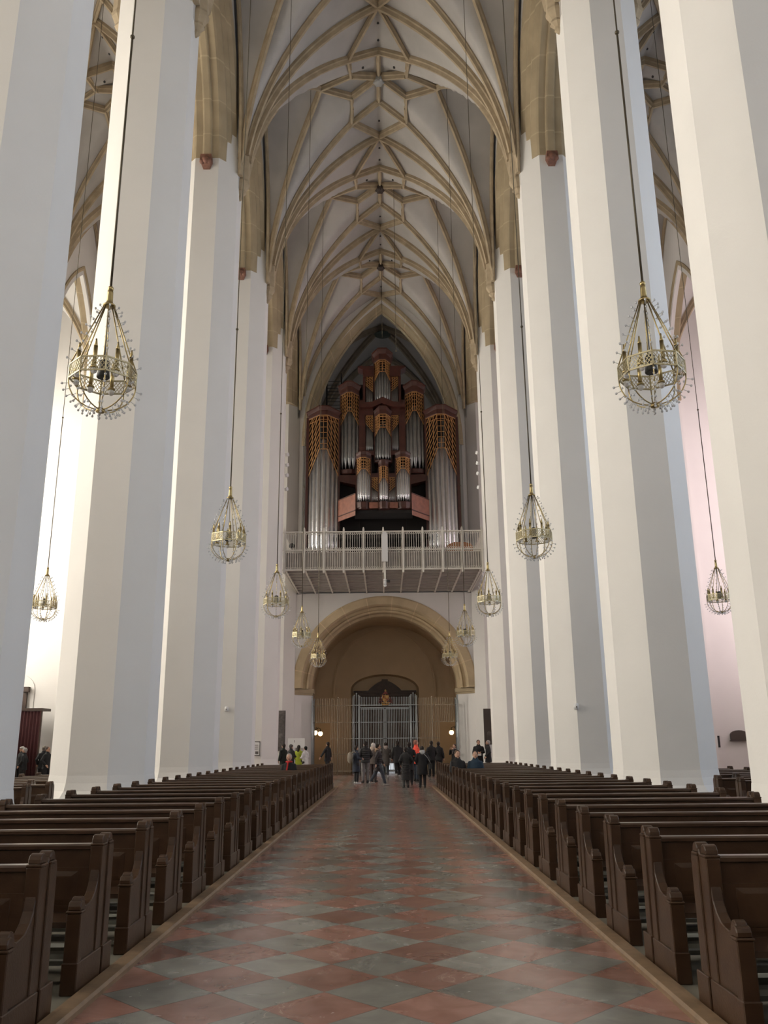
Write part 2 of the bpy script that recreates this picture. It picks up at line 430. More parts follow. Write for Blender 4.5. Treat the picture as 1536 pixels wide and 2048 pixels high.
for s_ in (-1,1):
    nm='left' if s_<0 else 'right'
    for y in YB:
        # chapel front wall with moulded arch
        m=MB(); wall_with_pointed(m,s_*CHX,s_*(CHX+.45),y-BAY/2,y+BAY/2,y,CW,19.5,6.2,31); struct(m.build('wall_'+nm,WALLP))
        m=MB(); n=16
        for off,xx in ((0,.0),):
            prof=[(-.06,.42),(-.06,.30),(.05,.12),(.16,.08),(.2,.0),(.42,-.08),(.5,-.08),(.5,.0),(.3,.42)]
            rings=[]
            R=(CW*CW+6.2**2)/(2*CW); am=math.asin(6.2/R)
            def rg(sg,z_or_a,straight):
                out=[]
                for dx,off in prof:
                    rr=R+off; c=(CW-R)
                    if straight is not None: yy=CW+off; zz=straight
                    else:
                        yy=c+rr*math.cos(z_or_a); zz=19.5+rr*math.sin(z_or_a)
                        if yy<0 or z_or_a>=am-1e-6: yy=0; zz=19.5+math.sqrt(max(rr*rr-c*c,0))
                    out.append((s_*(CHX+dx),y+sg*yy,zz))
                return out
            L_=[rg(-1,0,0.0)]+[rg(-1,am*k/n,None) for k in range(n+1)]
            R_=[rg(1,0,0.0)]+[rg(1,am*k/n,None) for k in range(n+1)]
            # stone only from the springing up; the legs are plaster
            m.loft(L_[1:]+R_[1:][::-1][1:],True,True,False)
        struct(m.build('trim_chapel_arch',STONE))
        # outer wall with tall window
        WX=20.6
        m=MB(); wall_with_pointed(m,s_*WX,s_*(WX+.8),y-BAY/2,y+BAY/2,y,1.75,17.5,4.0,29,zb=5.0)
        m.box(*sorted((s_*WX,s_*(WX+.8))),y-BAY/2,y+BAY/2,0,5.0); struct(m.build('wall_'+nm+'_outer',WALLP))
        wn_+=1
        w=thing('window_%d'%wn_,'','window',(0,0,0)); del w['label']; del w['category']; w['kind']='structure'
        pts=[(y-1.75,5.0)]+[(y-1.75+3.5*k/20,ptop(-1.75+3.5*k/20,1.75,17.5,4.0)) for k in range(21)]+[(y+1.75,5.0)]
        m=MB(); m.prism(pts,lambda a,b_:(s_*(WX+.42),a,b_),lambda a,b_:(s_*(WX+.44),a,b_)); m.build('pane',GLL if s_<0 else (GLP if 35<y<50 else GLR),w)
        m=MB()
        for q in (-.6,.6): m.box(*sorted((s_*(WX+.36),s_*(WX+.5))),y+q-.05,y+q+.05,5,20.2)
        for z in (8,11,14,17): m.box(*sorted((s_*(WX+.38),s_*(WX+.47))),y-1.75,y+1.75,z-.03,z+.03)
        m.build('window_frame',WALLP,w)
        # chapel vault
        m=MB(); vs=[];fs=[]; n=16
        for j in range(n+1):
            t=-3.25+6.5*j/n
            for i in range(n+1):
                x=-2.4+4.8*i/n; vs.append((s_*(18.1+x),y+t,max(ptop(t,3.25,20,6.2),ptop(x,2.4,20,5.6))))
        for j in range(n):
            for i in range(n): a=j*(n+1)+i; fs.append((a,a+1,a+n+2,a+n+1))
        m.add(vs,fs,True); cv=struct(m.build('ceiling_chapel_'+nm,WALLP))
        for a1,b1 in ((-1,-1),(-1,1),(1,-1),(1,1)):
            pts=[]
            for k in range(15):
                u=(k/14)**1.5; x=a1*2.35*(1-u); t=b1*3.2*(1-u)
                pts.append((s_*18.1+x,y+t,max(ptop(t,3.25,20,6.2),ptop(x,2.4,20,5.6))))
            sweep_rib(pts,.12,.26).build('vault_rib',RIB,cv)
    for y in YP+[YP[-1]+BAY]:
        struct(MB().box(*sorted((s_*(CHX+.02),s_*21)),y-.62,y+.62,0,27).build('wall_chapel_'+nm,WALLP))
# east choir end behind the camera: wall with tall windows
y0=YP[0]-.5
m=MB(); m.box(-21,21,y0-.6,y0,0,31.5); struct(m.build('wall_east',WALLP))
for k,x in enumerate((-12,-3.2,0,3.2,12)):
    wn_+=1
    w=thing('window_%d'%wn_,'','window'); del w['label']; del w['category']; w['kind']='structure'
    pts=[(x-1.3,10)]+[(x-1.3+2.6*i/16,ptop(-1.3+2.6*i/16,1.3,22,3)) for i in range(17)]+[(x+1.3,10)]
    m=MB(); m.prism(pts,lambda a,b_:(a,y0+.05,b_),lambda a,b_:(a,y0+.02,b_)); m.build('pane',GLE,w)
    m=MB(); m.box(x-.05,x+.05,y0+.04,y0+.15,10,24)
    for z in (13,16,19): m.box(x-1.3,x+1.3,y0+.04,y0+.12,z,z+.06)
    m.build('window_frame',WALLP,w)
# ------------------------------------------------------------------ west wall with the two arches
XI=6.9
def arc_pts(hs,z0,hh,kind,n=24):
    if kind=='round': return [(-hs*math.cos(PI*k/n),z0+hh*math.sin(PI*k/n)) for k in range(n+1)]
    R=(hs*hs+hh*hh)/(2*hs); am=math.asin(hh/R); h2=n//2
    L=[(-(hs-R+R*math.cos(am*k/h2)),z0+R*math.sin(am*k/h2)) for k in range(h2+1)]
    L[-1]=(0,z0+hh)
    return L+[(-x,z) for x,z in L[::-1][1:]]
def wall_strip(m,y,outer_x,z_lo,z_hi,arc):
    # plane wall at y between z_lo..z_hi with an opening whose outline is arc; straight jambs to z_lo
    hs=-arc[0][0]; zs=arc[0][1]
    for s_ in (-1,1):
        a,b_=s_*hs,s_*outer_x
        m.add([(a,y,z_lo),(b_,y,z_lo),(b_,y,z_hi),(a,y,z_hi)],[(0,1,2,3)])
    vs=[];fs=[]
    for x,z in arc: vs+=[(x,y,z),(x,y,z_hi)]
    for k in range(len(arc)-1): fs.append((2*k,2*k+2,2*k+3,2*k+1))
    m.add(vs,fs)
def splay(m,arcs_y):
    # arcs_y: list of (arc, y, zbottom); connect consecutive
    for (a,ya,zb),(c,yc_,zd) in zip(arcs_y[:-1],arcs_y[1:]):
        A=[(a[0][0],ya,zb)]*(1 if zb is not None else 0)+[(x,ya,z) for x,z in a]+([(a[-1][0],ya,zb)] if zb is not None else [])
        C=[(c[0][0],yc_,zd)]*(1 if zd is not None else 0)+[(x,yc_,z) for x,z in c]+([(c[-1][0],yc_,zd)] if zd is not None else [])
        n=len(A); m.add(A+C,[(i,i+1,n+i+1,n+i) for i in range(n-1)],False)
# lower round entrance arch
out=arc_pts(5.5,4.96,5.5,'round'); inn=arc_pts(4.42,4.96,4.45,'round')
m=MB(); wall_strip(m,YW,8.0,0,10.65,out); 
for s_ in (-1,1):
    m.add([(s_*5.5,YW,0),(s_*4.42,YW+1.1,0),(s_*4.42,YW+1.1,4.96),(s_*5.5,YW,4.96)],[(0,1,2,3)])
    m.add([(s_*4.42,YW+1.1,0),(s_*4.42,YW+1.9,0),(s_*4.42,YW+1.9,4.96),(s_*4.42,YW+1.1,4.96)],[(0,1,2,3)])
struct(m.build('wall_west_lower',WALLP))
def rnd(r): return arc_pts(r,4.96,r,'round',36)
m=MB(); splay(m,[(rnd(5.5),YW-.03,None),(rnd(5.42),YW-.08,None),(rnd(5.0),YW-.08,None),(rnd(4.93),YW+.05,None),(rnd(4.9),YW+.45,None),(rnd(4.75),YW+.5,None),(rnd(4.68),YW+.42,None),(rnd(4.58),YW+.5,None),(rnd(4.55),YW+1.0,None),(rnd(4.42),YW+1.1,None),(rnd(4.42),YW+1.9,None)])
struct(m.build('trim_entrance_arch',STONEARC))
for s_ in (-1,1):
    m=MB(); m.prism([(5.6,YW-.16),(4.3,YW+1.05),(4.3,YW+1.9),(4.8,YW+1.9),(5.6,YW+.3)],lambda a,b_:(s_*a,b_,4.72),lambda a,b_:(s_*(a+0),b_,4.98))
    m.prism([(5.56,YW-.1),(4.36,YW+1.1),(4.36,YW+1.8),(5.5,YW+.3)],lambda a,b_:(s_*a,b_,4.6),lambda a,b_:(s_*a,b_,4.74))
    struct(m.build('trim_impost',STONE))
# upper wall with gothic tower arch
go=arc_pts(5.36,20.2,10.9,'p',32); gi=arc_pts(4.55,20.2,9.3,'p',32)
m=MB(); wall_strip(m,YW,8.0,10.6,32,arc_pts(5.1,20.2,10.2,'p',32)); struct(m.build('wall_west_upper',WALLP))
def pt(h): return arc_pts(h,20.2,20.2*0+9.9+(h-4.55)*1.5,'p',40)
m=MB(); splay(m,[(pt(5.2),YW-.05,20.2),(pt(5.1),YW-.12,20.2),(pt(4.95),YW-.12,20.2),(pt(4.9),YW+.1,20.2),(pt(4.8),YW+.15,20.2),(pt(4.72),YW+.6,20.2),(pt(4.62),YW+.66,20.2),(pt(4.58),YW+.62,20.2),(pt(4.55),YW+.72,20.2),(pt(4.55),YW+.95,20.2)])
struct(m.build('trim_tower_arch',STONEPT))
m=MB()
for s_ in (-1,1):
    m.add([(s_*5.1,YW,11.6),(s_*4.6,YW+.5,11.6),(s_*4.6,YW+.5,20.3),(s_*5.1,YW,20.3)],[(0,1,2,3)])
    m.add([(s_*4.6,YW+.5,11.6),(s_*4.6,YW+.95,11.6),(s_*4.6,YW+.95,20.3),(s_*4.6,YW+.5,20.3)],[(0,1,2,3)])
struct(m.build('wall_west_jambs',WALLP))
# tower hall behind the organ
m=MB()
TX=5.6
m.box(-TX-.3,-TX,YW+.95,60,11,32.5); m.box(TX,TX+.3,YW+.95,60,11,32.5); m.box(-TX,TX,60,60.3,11,32.5)
wall_strip(m,YW+.95,TX,11,32.5,pt(4.55))
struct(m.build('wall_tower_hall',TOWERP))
m=MB(); vs=[];fs=[]; n=24; ty=(YW+.95+60)/2; hy=(60-YW-.95)/2
def tz(x,t): return max(ptop(x,TX,21,10.3),ptop(t,hy,21,10.3))
for j in range(n+1):
    t=-hy+2*hy*j/n
    for i in range(n+1):
        x=-TX+2*TX*i/n; vs.append((x,ty+t,tz(x,t)))
for j in range(n):
    for i in range(n): a=j*(n+1)+i; fs.append((a,a+1,a+n+2,a+n+1))
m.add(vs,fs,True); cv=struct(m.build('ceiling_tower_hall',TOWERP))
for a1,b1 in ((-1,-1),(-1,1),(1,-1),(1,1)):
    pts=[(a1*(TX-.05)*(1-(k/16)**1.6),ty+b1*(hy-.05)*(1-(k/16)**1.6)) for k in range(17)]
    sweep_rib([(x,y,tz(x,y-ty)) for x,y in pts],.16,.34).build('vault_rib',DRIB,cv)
pts=[(-TX+.1+2*(TX-.1)*k/30,60-.1) for k in range(31)]
sweep_rib([(x,y,ptop(x,TX,21,10.0)) for x,y in pts],.14,.3).build('vault_rib',DRIB,cv)
m=MB(); m.lathe([(.05,.03),(.56,.03),(.60,0),(.56,-.05),(.05,-.05)],28,(0.07,ty,30.6)); oc=m.build('ceiling_vent_disc',mat('verdigris',(.05,.065,.055),.6)); tag(oc,'dark round disc hanging below the tower vault above the organ','disc')
m=MB(); m.tube([(0.07,ty,30.6),(0.07,ty,31.2)],.015,6); m.build('hanger',BLACK,oc)
for s_ in (-1,1):  # added glowing panes, hidden behind the organ, to brighten the tower vault
    wn_+=1
    w=thing('window_%d'%wn_,'','window'); del w['label']; del w['category']; w['kind']='structure'
    pts=[(56.2,15)]+[(56.2+1.8*i/12,ptop(-.9+1.8*i/12,.9,21,1.6)) for i in range(13)]+[(58.0,15)]
    m=MB(); m.prism(pts,lambda a,b_:(s_*(TX-.02),a,b_),lambda a,b_:(s_*(TX-.05),a,b_)); m.build('pane',GLT,w)
    m=MB(); m.box(*sorted((s_*(TX-.03),s_*(TX-.1))),57.06,57.14,15,22)
    for z in (16.5,18,19.5,21): m.box(*sorted((s_*(TX-.03),s_*(TX-.08))),56.2,58,z,z+.05)
    m.build('window_frame',TOWERP,w)
# side aisle west walls
for s_,nm in ((-1,'left'),(1,'right')):
    struct(MB().box(*sorted((s_*7.0,s_*21.4)),YW,YW+.6,0,32).build('wall_west_aisle_'+nm,WALLP))
# ------------------------------------------------------------------ vestibule
m=MB(); VX=4.7; YV=58
m.box(-VX-.3,-VX,YW+1.9,YV,0,5.0); m.box(VX,VX+.3,YW+1.9,YV,0,5.0)
nh=arc_pts(2.3,5.25,1.05,'round',18)     # segmental door niche
wall_strip(m,YV,VX+.2,0,10.3,nh)
for s_ in (-1,1): m.add([(s_*2.3,YV,0),(s_*2.2,YV+.8,0),(s_*2.2,YV+.8,5.25),(s_*2.3,YV,5.25)],[(0,1,2,3)])
splay(m,[(nh,YV,None),(arc_pts(2.2,5.25,.98,'round',18),YV+.8,None)])
m.box(-2.4,2.4,YV+.8,YV+.9,0,7)
struct(m.build('wall_vestibule',VEST))
m=MB(); prof=[(-VX*math.cos(PI*k/24),5.0+4.6*math.sin(PI*k/24)) for k in range(25)]
n=len(prof); m.add([(x,YW+1.85,z) for x,z in prof]+[(x,YV+.05,z) for x,z in prof],[(i,i+1,n+i+1,n+i) for i in range(n-1)],True)
struct(m.build('ceiling_vestibule',VEST))
m=MB()   # wall arch moulding on the back wall
pr=[(x*.72,z) for x,z in arc_pts(VX,5.4,4.0,'round',24)]
for a,b_ in zip(pr[:-1],pr[1:]): m.bar((a[0],YV-.06,a[1]),(b_[0],YV-.06,b_[1]),.12,.12,(0,1,0))
for s_ in (-1,1): m.box(*sorted((s_*3.30,s_*3.46)),YV-.12,YV,4.75,5.4)
struct(m.build('trim_vestibule_arch',VEST))
# door
d=MB().box(-1.75,1.75,YV+.55,YV+.62,0,5.1).build('door_1',DOORW); struct(d)
for sx in (-1,1):
    for z0,z1 in ((.6,1.9),(2.1,3.5),(3.7,4.9)):
        MB().box(*sorted((sx*.12,sx*.82)),YV+.5,YV+.56,z0,z1).build('door_panel',DOORW,d)
        MB().box(*sorted((sx*.95,sx*1.65)),YV+.5,YV+.56,z0,z1).build('door_panel',DOORW,d)
m=MB(); m.box(-2.12,2.12,YV+.2,YV+.6,5.08,5.22); m.box(-2.02,2.02,YV+.28,YV+.6,4.85,5.08)
cr=[(-1.15,5.2),(-1.0,5.38),(-.7,5.62),(-.4,5.8),(-.22,5.86),(-.2,5.98),(.2,5.98),(.22,5.86),(.4,5.8),(.7,5.62),(1.0,5.38),(1.15,5.2)]
m.prism(cr,lambda a,b_:(a,YV+.35,b_),lambda a,b_:(a,YV+.6,b_)); m.build('pediment',DOORW,d)
for sx in (-1,1): MB().box(*sorted((sx*1.75,sx*2.0)),YV+.4,YV+.62,0,4.85).build('door_frame',DOORW,d)
DAY=mat('door_daylight',(.85,.93,1),.5,emit=4)
for a in (-.62,.08): MB().box(a,a+.56,YV+.47,YV+.5,.10,.5).build('lower_glass_pane',DAY,d)
# dark side doors of the vestibule
for s_,nmm in ((-1,'door_2'),(1,'door_3')):
    ar=[(-.7*math.cos(PI*k/12)*1.0,2.0+.7*math.sin(PI*k/12)) for k in range(13)]
    m=MB(); m.prism([(-.7,0)]+ar+[(.7,0)],lambda a,b_:(s_*(VX+.0)-s_*.04,55.9+a,b_),lambda a,b_:(s_*VX+s_*.1,55.9+a,b_)); struct(m.build(nmm,DOORW))
# wall lamps
def walllamp(x,y,z,lab,nx):
    t=thing('wall_lamp',lab,'lamp',(x,y,z))
    m=MB(); m.sphere((0,0,0),.15,16,10); m.build('globe',LAMP,t)
    m=MB(); m.tube([(0,0,.13),(0,0,.3),(nx*.12,0,.36),(nx*.24,0,.3)],.02,8); m.lathe([(.08,0.11),(.09,.14),(.03,.2)],12); m.box(*sorted((nx*.22,nx*.26)),-.06,.06,.18,.42); m.build('bracket',BLACK,t)
walllamp(-4.2,56.6,2.42,'glowing globe lamp on the left vestibule wall beside the open gate',-1)
walllamp(4.3,56.6,2.42,'glowing globe lamp on the right vestibule wall',1)
walllamp(-4.36,54.4,2.45,'small glowing lamp seen through the bars of the folded left gate leaf',-1)
# ------------------------------------------------------------------ grille
YG=52.45
g=thing('iron_grille','tall grey iron grille with central portal closing the west entrance','grille',(0,YG,0))
def bars(m,xs,y,z0,z1,r=.016):
    for x in xs: m.tube([(x,y,z0),(x,y,z1)],r,5,False); m.lathe([(r,0),(r*1.6,.03),(.002,.09)],5,(x,y,z1),False)
def fr(a,b_,st): 
    n=int(round((b_-a)/st)); return [a+(b_-a)*k/n for k in range(n+1)]
for s_ in (-1,1):
    # wing beside the portal, reaching the ground
    m=MB(); bars(m,[s_*x for x in fr(1.95,3.25,.1)],0,.05,4.35); 
    for z in (.2,1.15,2.06,3.0,4.0): m.box(*sorted((s_*1.9,s_*3.3)),-.02,.02,z-.018,z+.018)
    m.build('grille_panel',GRILLEF,g)
    # transom over the side passage
    m=MB(); bars(m,[s_*x for x in fr(3.38,4.12,.1)],0,3.0,4.35)
    for z in (3.0,4.0): m.box(*sorted((s_*3.3,s_*4.2)),-.02,.02,z-.018,z+.018)
    m.build('transom_panel',GRILLEF,g)
    m=MB(); m.tube([(s_*2.85,0,0),(s_*2.85,0,4.42)],.035,8); m.sphere((s_*2.85,0,4.46),.05); m.build('post',GRILLEF,g)
    # clustered portal posts
    for dx,dz,dy in ((0,.22,0),(-.13,.1,-.06),(.13,.1,-.06),(-.2,.02,-.16),(.2,.02,-.16)):
        m=MB(); x=s_*1.72+dx; m.tube([(x,dy,0),(x,dy,4.45+dz)],.034,8); m.sphere((x,dy,4.48+dz),.045); 
        m.build('portal_post',GRILLE,g)
    for z in (.25,1.15,2.06,3.0,4.0): MB().box(*sorted((s_*1.48,s_*1.96)),-.2,.03,z-.02,z+.02).build('post_tie',GRILLE,g)
m=MB(); bars(m,fr(-1.42,1.42,.1),0,3.95,4.42,.018)
m.box(-1.5,1.5,-.03,.03,3.98,4.03); m.box(-1.5,1.5,-.03,.03,3.84,3.88); m.build('portal_transom',GRILLE,g)
for s_ in (-1,1):
    m=MB(); bars(m,[s_*x for x in fr(.09,1.40,.1)],0,.12,3.78,.018)
    for z in (.2,1.15,2.06,3.0,3.78): m.box(*sorted((s_*.03,s_*1.45)),-.022,.022,z-.02,z+.02)
    m.box(*sorted((s_*.02,s_*.06)),-.03,.03,.1,3.8)
    lf=m.build('gate_leaf',GRILLE,g)
    for z in (2.06,3.0): MB().lathe([(.01,0),(.07,0),(.07,.02),(.01,.02)],4,(s_*.07,-.03,z-.01),False).build('rosette',BLACK,lf)
# folded open leaves in the side passages
for s_ in (-1,1):
    t=thing('folded_gate_leaf','bluish grey iron gate leaf folded open against the %s jamb'%('left' if s_<0 else 'right'),'gate',(s_*4.33,YG,0))
    m=MB()
    for k in range(9):
        yy=-.75+k*.17; m.tube([(0,yy,.1),(0,yy,4.3)],.022,6); 
    for z in (.2,1.15,2.06,3.0,4.0): m.box(-.03,.03,-.8,.65,z-.02,z+.02)
    m.build('gate_bars',GRILLE,t)
    m=MB(); m.tube([(0,-.78,0),(0,-.78,4.45)],.045,8); m.tube([(0,.66,0),(0,.66,4.45)],.045,8); m.sphere((0,-.78,4.48),.06); m.build('gate_posts',GRILLE,t)
# coat of arms
t=thing('coat_of_arms','red and gold heraldic shield with tasselled hat on top of the portal','emblem',(0.04,YG-.12,4.43))
m=MB(); m.prism([(-.2,.14),(.2,.14),(.2,-.05),(.13,-.2),(0,-.28),(-.13,-.2),(-.2,-.05)],lambda a,b_:(a,-.03,b_),lambda a,b_:(a,.02,b_)); sh=m.build('shield',GOLD,t)
m=MB(); m.box(-.01,.01,-.04,-.03,-.26,.13); m.box(-.19,.19,-.04,-.03,-.04,-.02)
for a,b_ in ((-.1,.06),(.1,-.12)): m.sphere((a,-.035,b_),.055,8,6,(1,.3,1.2))
m.build('shield_charges',RED,sh)
m=MB(); m.prism([(-.16,.22),(.16,.22),(.12,.27),(.06,.36),(-.06,.36),(-.12,.27)],lambda a,b_:(a,-.05,b_),lambda a,b_:(a,.05,b_)); m.build('hat',RED,t)
for s_ in (-1,1):
    m=MB(); m.tube([(s_*.12,0,.22),(s_*.26,0,.14),(s_*.28,0,0)],.012,6)
    for r_ in range(4):
        for q in range(r_+1): m.lathe([(.005,0),(.028,-.03),(.035,-.07)],6,(s_*(.30+(q-r_/2)*.075),0,.05-r_*.09))
    m.build('tassels',RED,t)
m=MB(); m.box(-.014,.014,-.02,.02,.12,.5); m.box(-.07,.07,-.02,.02,.42,.44); m.box(-.05,.05,-.02,.02,.38,.4); m.prism([(-.25,-.34),(.25,-.34),(.22,-.28),(-.22,-.28)],lambda a,b_:(a,-.03,b_),lambda a,b_:(a,0,b_)); m.prism([(-.2,-.44),(.2,-.44),(.2,-.38),(-.2,-.38)],lambda a,b_:(a,-.03,b_),lambda a,b_:(a,0,b_)); m.build('scroll_and_cross',GOLD,t)
# ------------------------------------------------------------------ organ gallery
GZ0,GZ1,GZ2=10.66,11.72,12.78; GY=44.05; GX=5.33
g=thing('organ_gallery','cream steel organ gallery with double tier of railings across the nave','balcony',(0,GY,GZ0))
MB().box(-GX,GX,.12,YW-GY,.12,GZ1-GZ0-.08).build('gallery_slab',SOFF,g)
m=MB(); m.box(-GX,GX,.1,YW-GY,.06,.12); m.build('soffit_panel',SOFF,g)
for k in range(11):
    x=-GX+.12+(2*GX-.24)*k/10
    MB().box(x-.04,x+.04,.05,YW-GY,-.03,.07).build('soffit_beam',STEELP,g)
for k in range(1,9):
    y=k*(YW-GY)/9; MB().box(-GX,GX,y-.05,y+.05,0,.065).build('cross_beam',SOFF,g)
for z,nm,hgt in ((0,'bottom_rail',.07),(GZ1-GZ0,'middle_rail',.06),(GZ2-GZ0-.06,'top_rail',.06)):
    MB().box(-GX-.05,GX+.05,-.06,.06,z-hgt/2,z+hgt/2).build(nm,STEELP,g)
for k in range(11):
    x=-GX+.05+(2*GX-.1)*k/10
    m=MB(); m.box(x-.05,x+.05,-.1,.02,-.12,GZ2-GZ0+.06); m.prism([(x-.05,GZ2-GZ0+.06),(x+.05,GZ2-GZ0+.06),(x+.03,GZ2-GZ0+.16),(x,GZ2-GZ0+.19),(x-.03,GZ2-GZ0+.16)],lambda a,b_:(a,-.08,b_),lambda a,b_:(a,0,b_)); m.sphere((x,-.03,-.14),.055)
    m.build('railing_post',STEELP,g)
    if k<10:
        w=(2*GX-.1)/10
        for z0,z1 in ((.05,GZ1-GZ0-.04),(GZ1-GZ0+.04,GZ2-GZ0-.1)):
            m=MB(); nb=8
            for q in range(nb):
                xx=x+w*(q+.75)/(nb+.5); m.box(xx-.011,xx+.011,-.02,.02,z0,z1)
            for q in range(nb+1):
                xa=x+.06+(w-.12)*q/(nb+1); xb=x+.06+(w-.12)*(q+1)/(nb+1)
                for zz,sg in ((z1,-1),(z0,1)):
                    pts=[(xa+(xb-xa)*i/6,0,zz+sg*.11*math.sin(PI*i/6)) for i in range(7)]
                    m.tube(pts,.011,4,False)
            m.build('railing_panel',STEELP,g)
for s_ in (-1,1):   # side returns
    m=MB(); x=s_*(GX+.0)
    for z in (0,GZ1-GZ0,GZ2-GZ0-.06): m.box(x-.03,x+.03,0,YW-GY-.2,z-.03,z+.03)
    for k in range(40): m.box(x-.01,x+.01,k*.17,k*.17+.022,0,GZ2-GZ0-.06)
    m.build('side_railing',STEELP,g)
# loudspeaker column at the rail
t=thing('loudspeaker_column','white column loudspeaker fixed to the middle of the gallery railing','loudspeaker',(0.08,GY-.22,11.02))
m=MB(); m.box(-.16,.16,-.08,.08,0,1.45); m.prism([(-.16,1.45),(.16,1.45),(.08,1.62),(-.08,1.62)],lambda a,b_:(a,-.08,b_),lambda a,b_:(a,.08,b_)); m.build('cabinet',WHITE,t)
m=MB(); m.box(-.045,.045,-.05,.04,-.98,0); m.build('mounting_pole',STEELP,t)
m=MB(); m.lathe([(.09,-1.02),(.1,-1.0),(.1,-.96),(.06,-.94)],14); m.lathe([(.05,-1.22),(.09,-1.2),(.09,-1.05),(.05,-1.0)],14); m.lathe([(.02,-1.36),(.08,-1.32),(.08,-1.24)],14); m.build('camera_dome',WHITE,t)
m=MB(); m.box(.1,.26,-.1,.04,-1.12,-1.0); m.build('spotlight',BLACK,t)
# ------------------------------------------------------------------ pipe organ
YO=49.2
def pipe(parent,x,y,zb,zt,r,m_,foot=None):
    foot=foot if foot else min(.16*(zt-zb),.55)
    m=MB(); m.lathe([(r*.22,0),(r,foot),(r,foot+.001),(r,zt-zb),(r*.93,zt-zb),(r*.9,zt-zb-.05)],12,(x,y,zb))
    # mouth: recessed dark lip plate
    m.box(x-r*.5,x+r*.5,y-r*1.05,y-r*.8,zb+foot*.98,zb+foot*.98+r*.35)
    m.build('organ_pipe',m_,parent)
def poly_at(pts,u):
    L=[math.dist(a,b_) for a,b_ in zip(pts[:-1],pts[1:])]; T=sum(L)*u
    for a,b_,l in zip(pts[:-1],pts[1:],L):
        if T<=l+1e-9: return (a[0]+(b_[0]-a[0])*T/l,a[1]+(b_[1]-a[1])*T/l)
        T-=l
    return pts[-1]
def lattice(parent,a,b_,zta,ztb,zba,zbb,nv,dz=.26,w=.035):
    # openwork panel between plan points a,b ; top heights zta,ztb ; bottom zba,zbb
    m=MB(); d=Vector((b_[0]-a[0],b_[1]-a[1],0)); nrm=Vector((-d.y,d.x,0)).normalized()
    P=lambda u,z: (a[0]+d.x*u,a[1]+d.y*u,z)
    for k in range(nv+1):
        u=k/nv; zt=zta+(ztb-zta)*u; zb=zba+(zbb-zba)*u
        m.bar(P(u,zb),P(u,zt),w,w,tuple(nrm))
    m.bar(P(0,zta),P(1,ztb),w*1.4,w,tuple(nrm)); m.bar(P(0,zba),P(1,zbb),w*1.2,w,tuple(nrm))
    # diagonals parallel to the lower edge (both ends move down together)
    k=1
    top0=max(zta-zba,ztb-zbb)
    m.bar(P(0,zta-dz*.8),P(1,ztb-dz*.8),w*.9,w*.8,tuple(nrm))
    z=dz
    while z<top0:
        za=zba+z; zb2=zbb+z; ua,ub=0,1
        if za>zta: 
            den=(za-zta)-(zb2-ztb); ua=(za-zta)/den if den>1e-6 else 1
        if zb2>ztb:
            den=(zb2-ztb)-(za-zta); ub=1-(zb2-ztb)/den if den>1e-6 else 0
        if ub>ua+.02: m.bar(P(ua,za+(zb2-za)*ua),P(ub,za+(zb2-za)*ub),w*.9,w*.8,tuple(nrm))
        z+=dz
    m.build('lattice_screen',GOLDW,parent)
def tower(parent,cx,w,yf,d,zb,zcb,zct,zc,zs,n,mt,flare=.12,ca=.17,base=.3,nv=3,dz=.26,foot=None,body=True,rise=.28):
    pts=[(cx-w/2,yf+d),(cx-w*ca,yf),(cx+w*ca,yf),(cx+w/2,yf+d)]
    case=MB()
    if body:
        case.box(cx-w/2-.05,cx-w/2,yf+d-.05,yf+d+1.0,zb-base,zcb); case.box(cx+w/2,cx+w/2+.05,yf+d-.05,yf+d+1.0,zb-base,zcb)
    c=case.build('tower_case',ORG,parent) if body else parent
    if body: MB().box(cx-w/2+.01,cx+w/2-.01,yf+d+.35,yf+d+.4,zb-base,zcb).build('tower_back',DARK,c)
    def outl(f,z,zr=0):
        P=[]
        for i,(x,y) in enumerate(pts):
            P.append((cx+(x-cx)*(1+f),y-f*w*.35,z+(zr if i in (1,2) else 0)))
        back=yf+d+.9
        return [(cx-(w/2)*(1+f)-.0,back,z)]+P+[(cx+(w/2)*(1+f),back,z)]
    h=zct-zcb
    m=MB(); m.loft([outl(0,zcb,rise*.6),outl(flare*.35,zcb+h*.15,rise*.6),outl(flare*.4,zcb+h*.55,rise*.8),outl(flare*1.6,zcb+h*.85,rise),outl(flare*2,zcb+h*.88,rise),outl(flare*2,zct-.0,rise)]); m.build('cornice',ORG,c)
    m=MB(); m.loft([outl(-.12,zb-base*1.0),outl(0,zb-base*.8),outl(0.02,zb-.04),outl(.06,zb-.03),outl(.06,zb)]); m.build('tower_base',ORG,c)
    # pipes
    for k in range(n):
        u=(k+.5)/n; x,y=poly_at(pts,u); v=abs(u-.5)*2; zt=zc+(zs-zc)*v
        r=w/n*.57*(1.12-.22*v); pipe(parent,x,y+r+.03,zb,zt+.12,r,mt,foot)
    # lattice screens on the three facets
    zz=lambda u: zc+(zs-zc)*abs(u-.5)*2
    Ltot=sum(math.dist(a,b_) for a,b_ in zip(pts[:-1],pts[1:])); l1=math.dist(pts[0],pts[1])/Ltot
    lattice(c,pts[0],pts[1],zcb,zcb+rise*.6,zz(0),zz(l1),nv,dz); lattice(c,pts[2],pts[3],zcb+rise*.6,zcb,zz(l1),zz(0),nv,dz)
    lattice(c,pts[1],pts[2],zcb+rise*.6,zcb+rise*.6,zz(l1),zz(l1),2,dz)
    return c
org=thing('pipe_organ','large mahogany pipe organ with silver pipes and gilded lattice on the gallery','organ',(0,0,0))
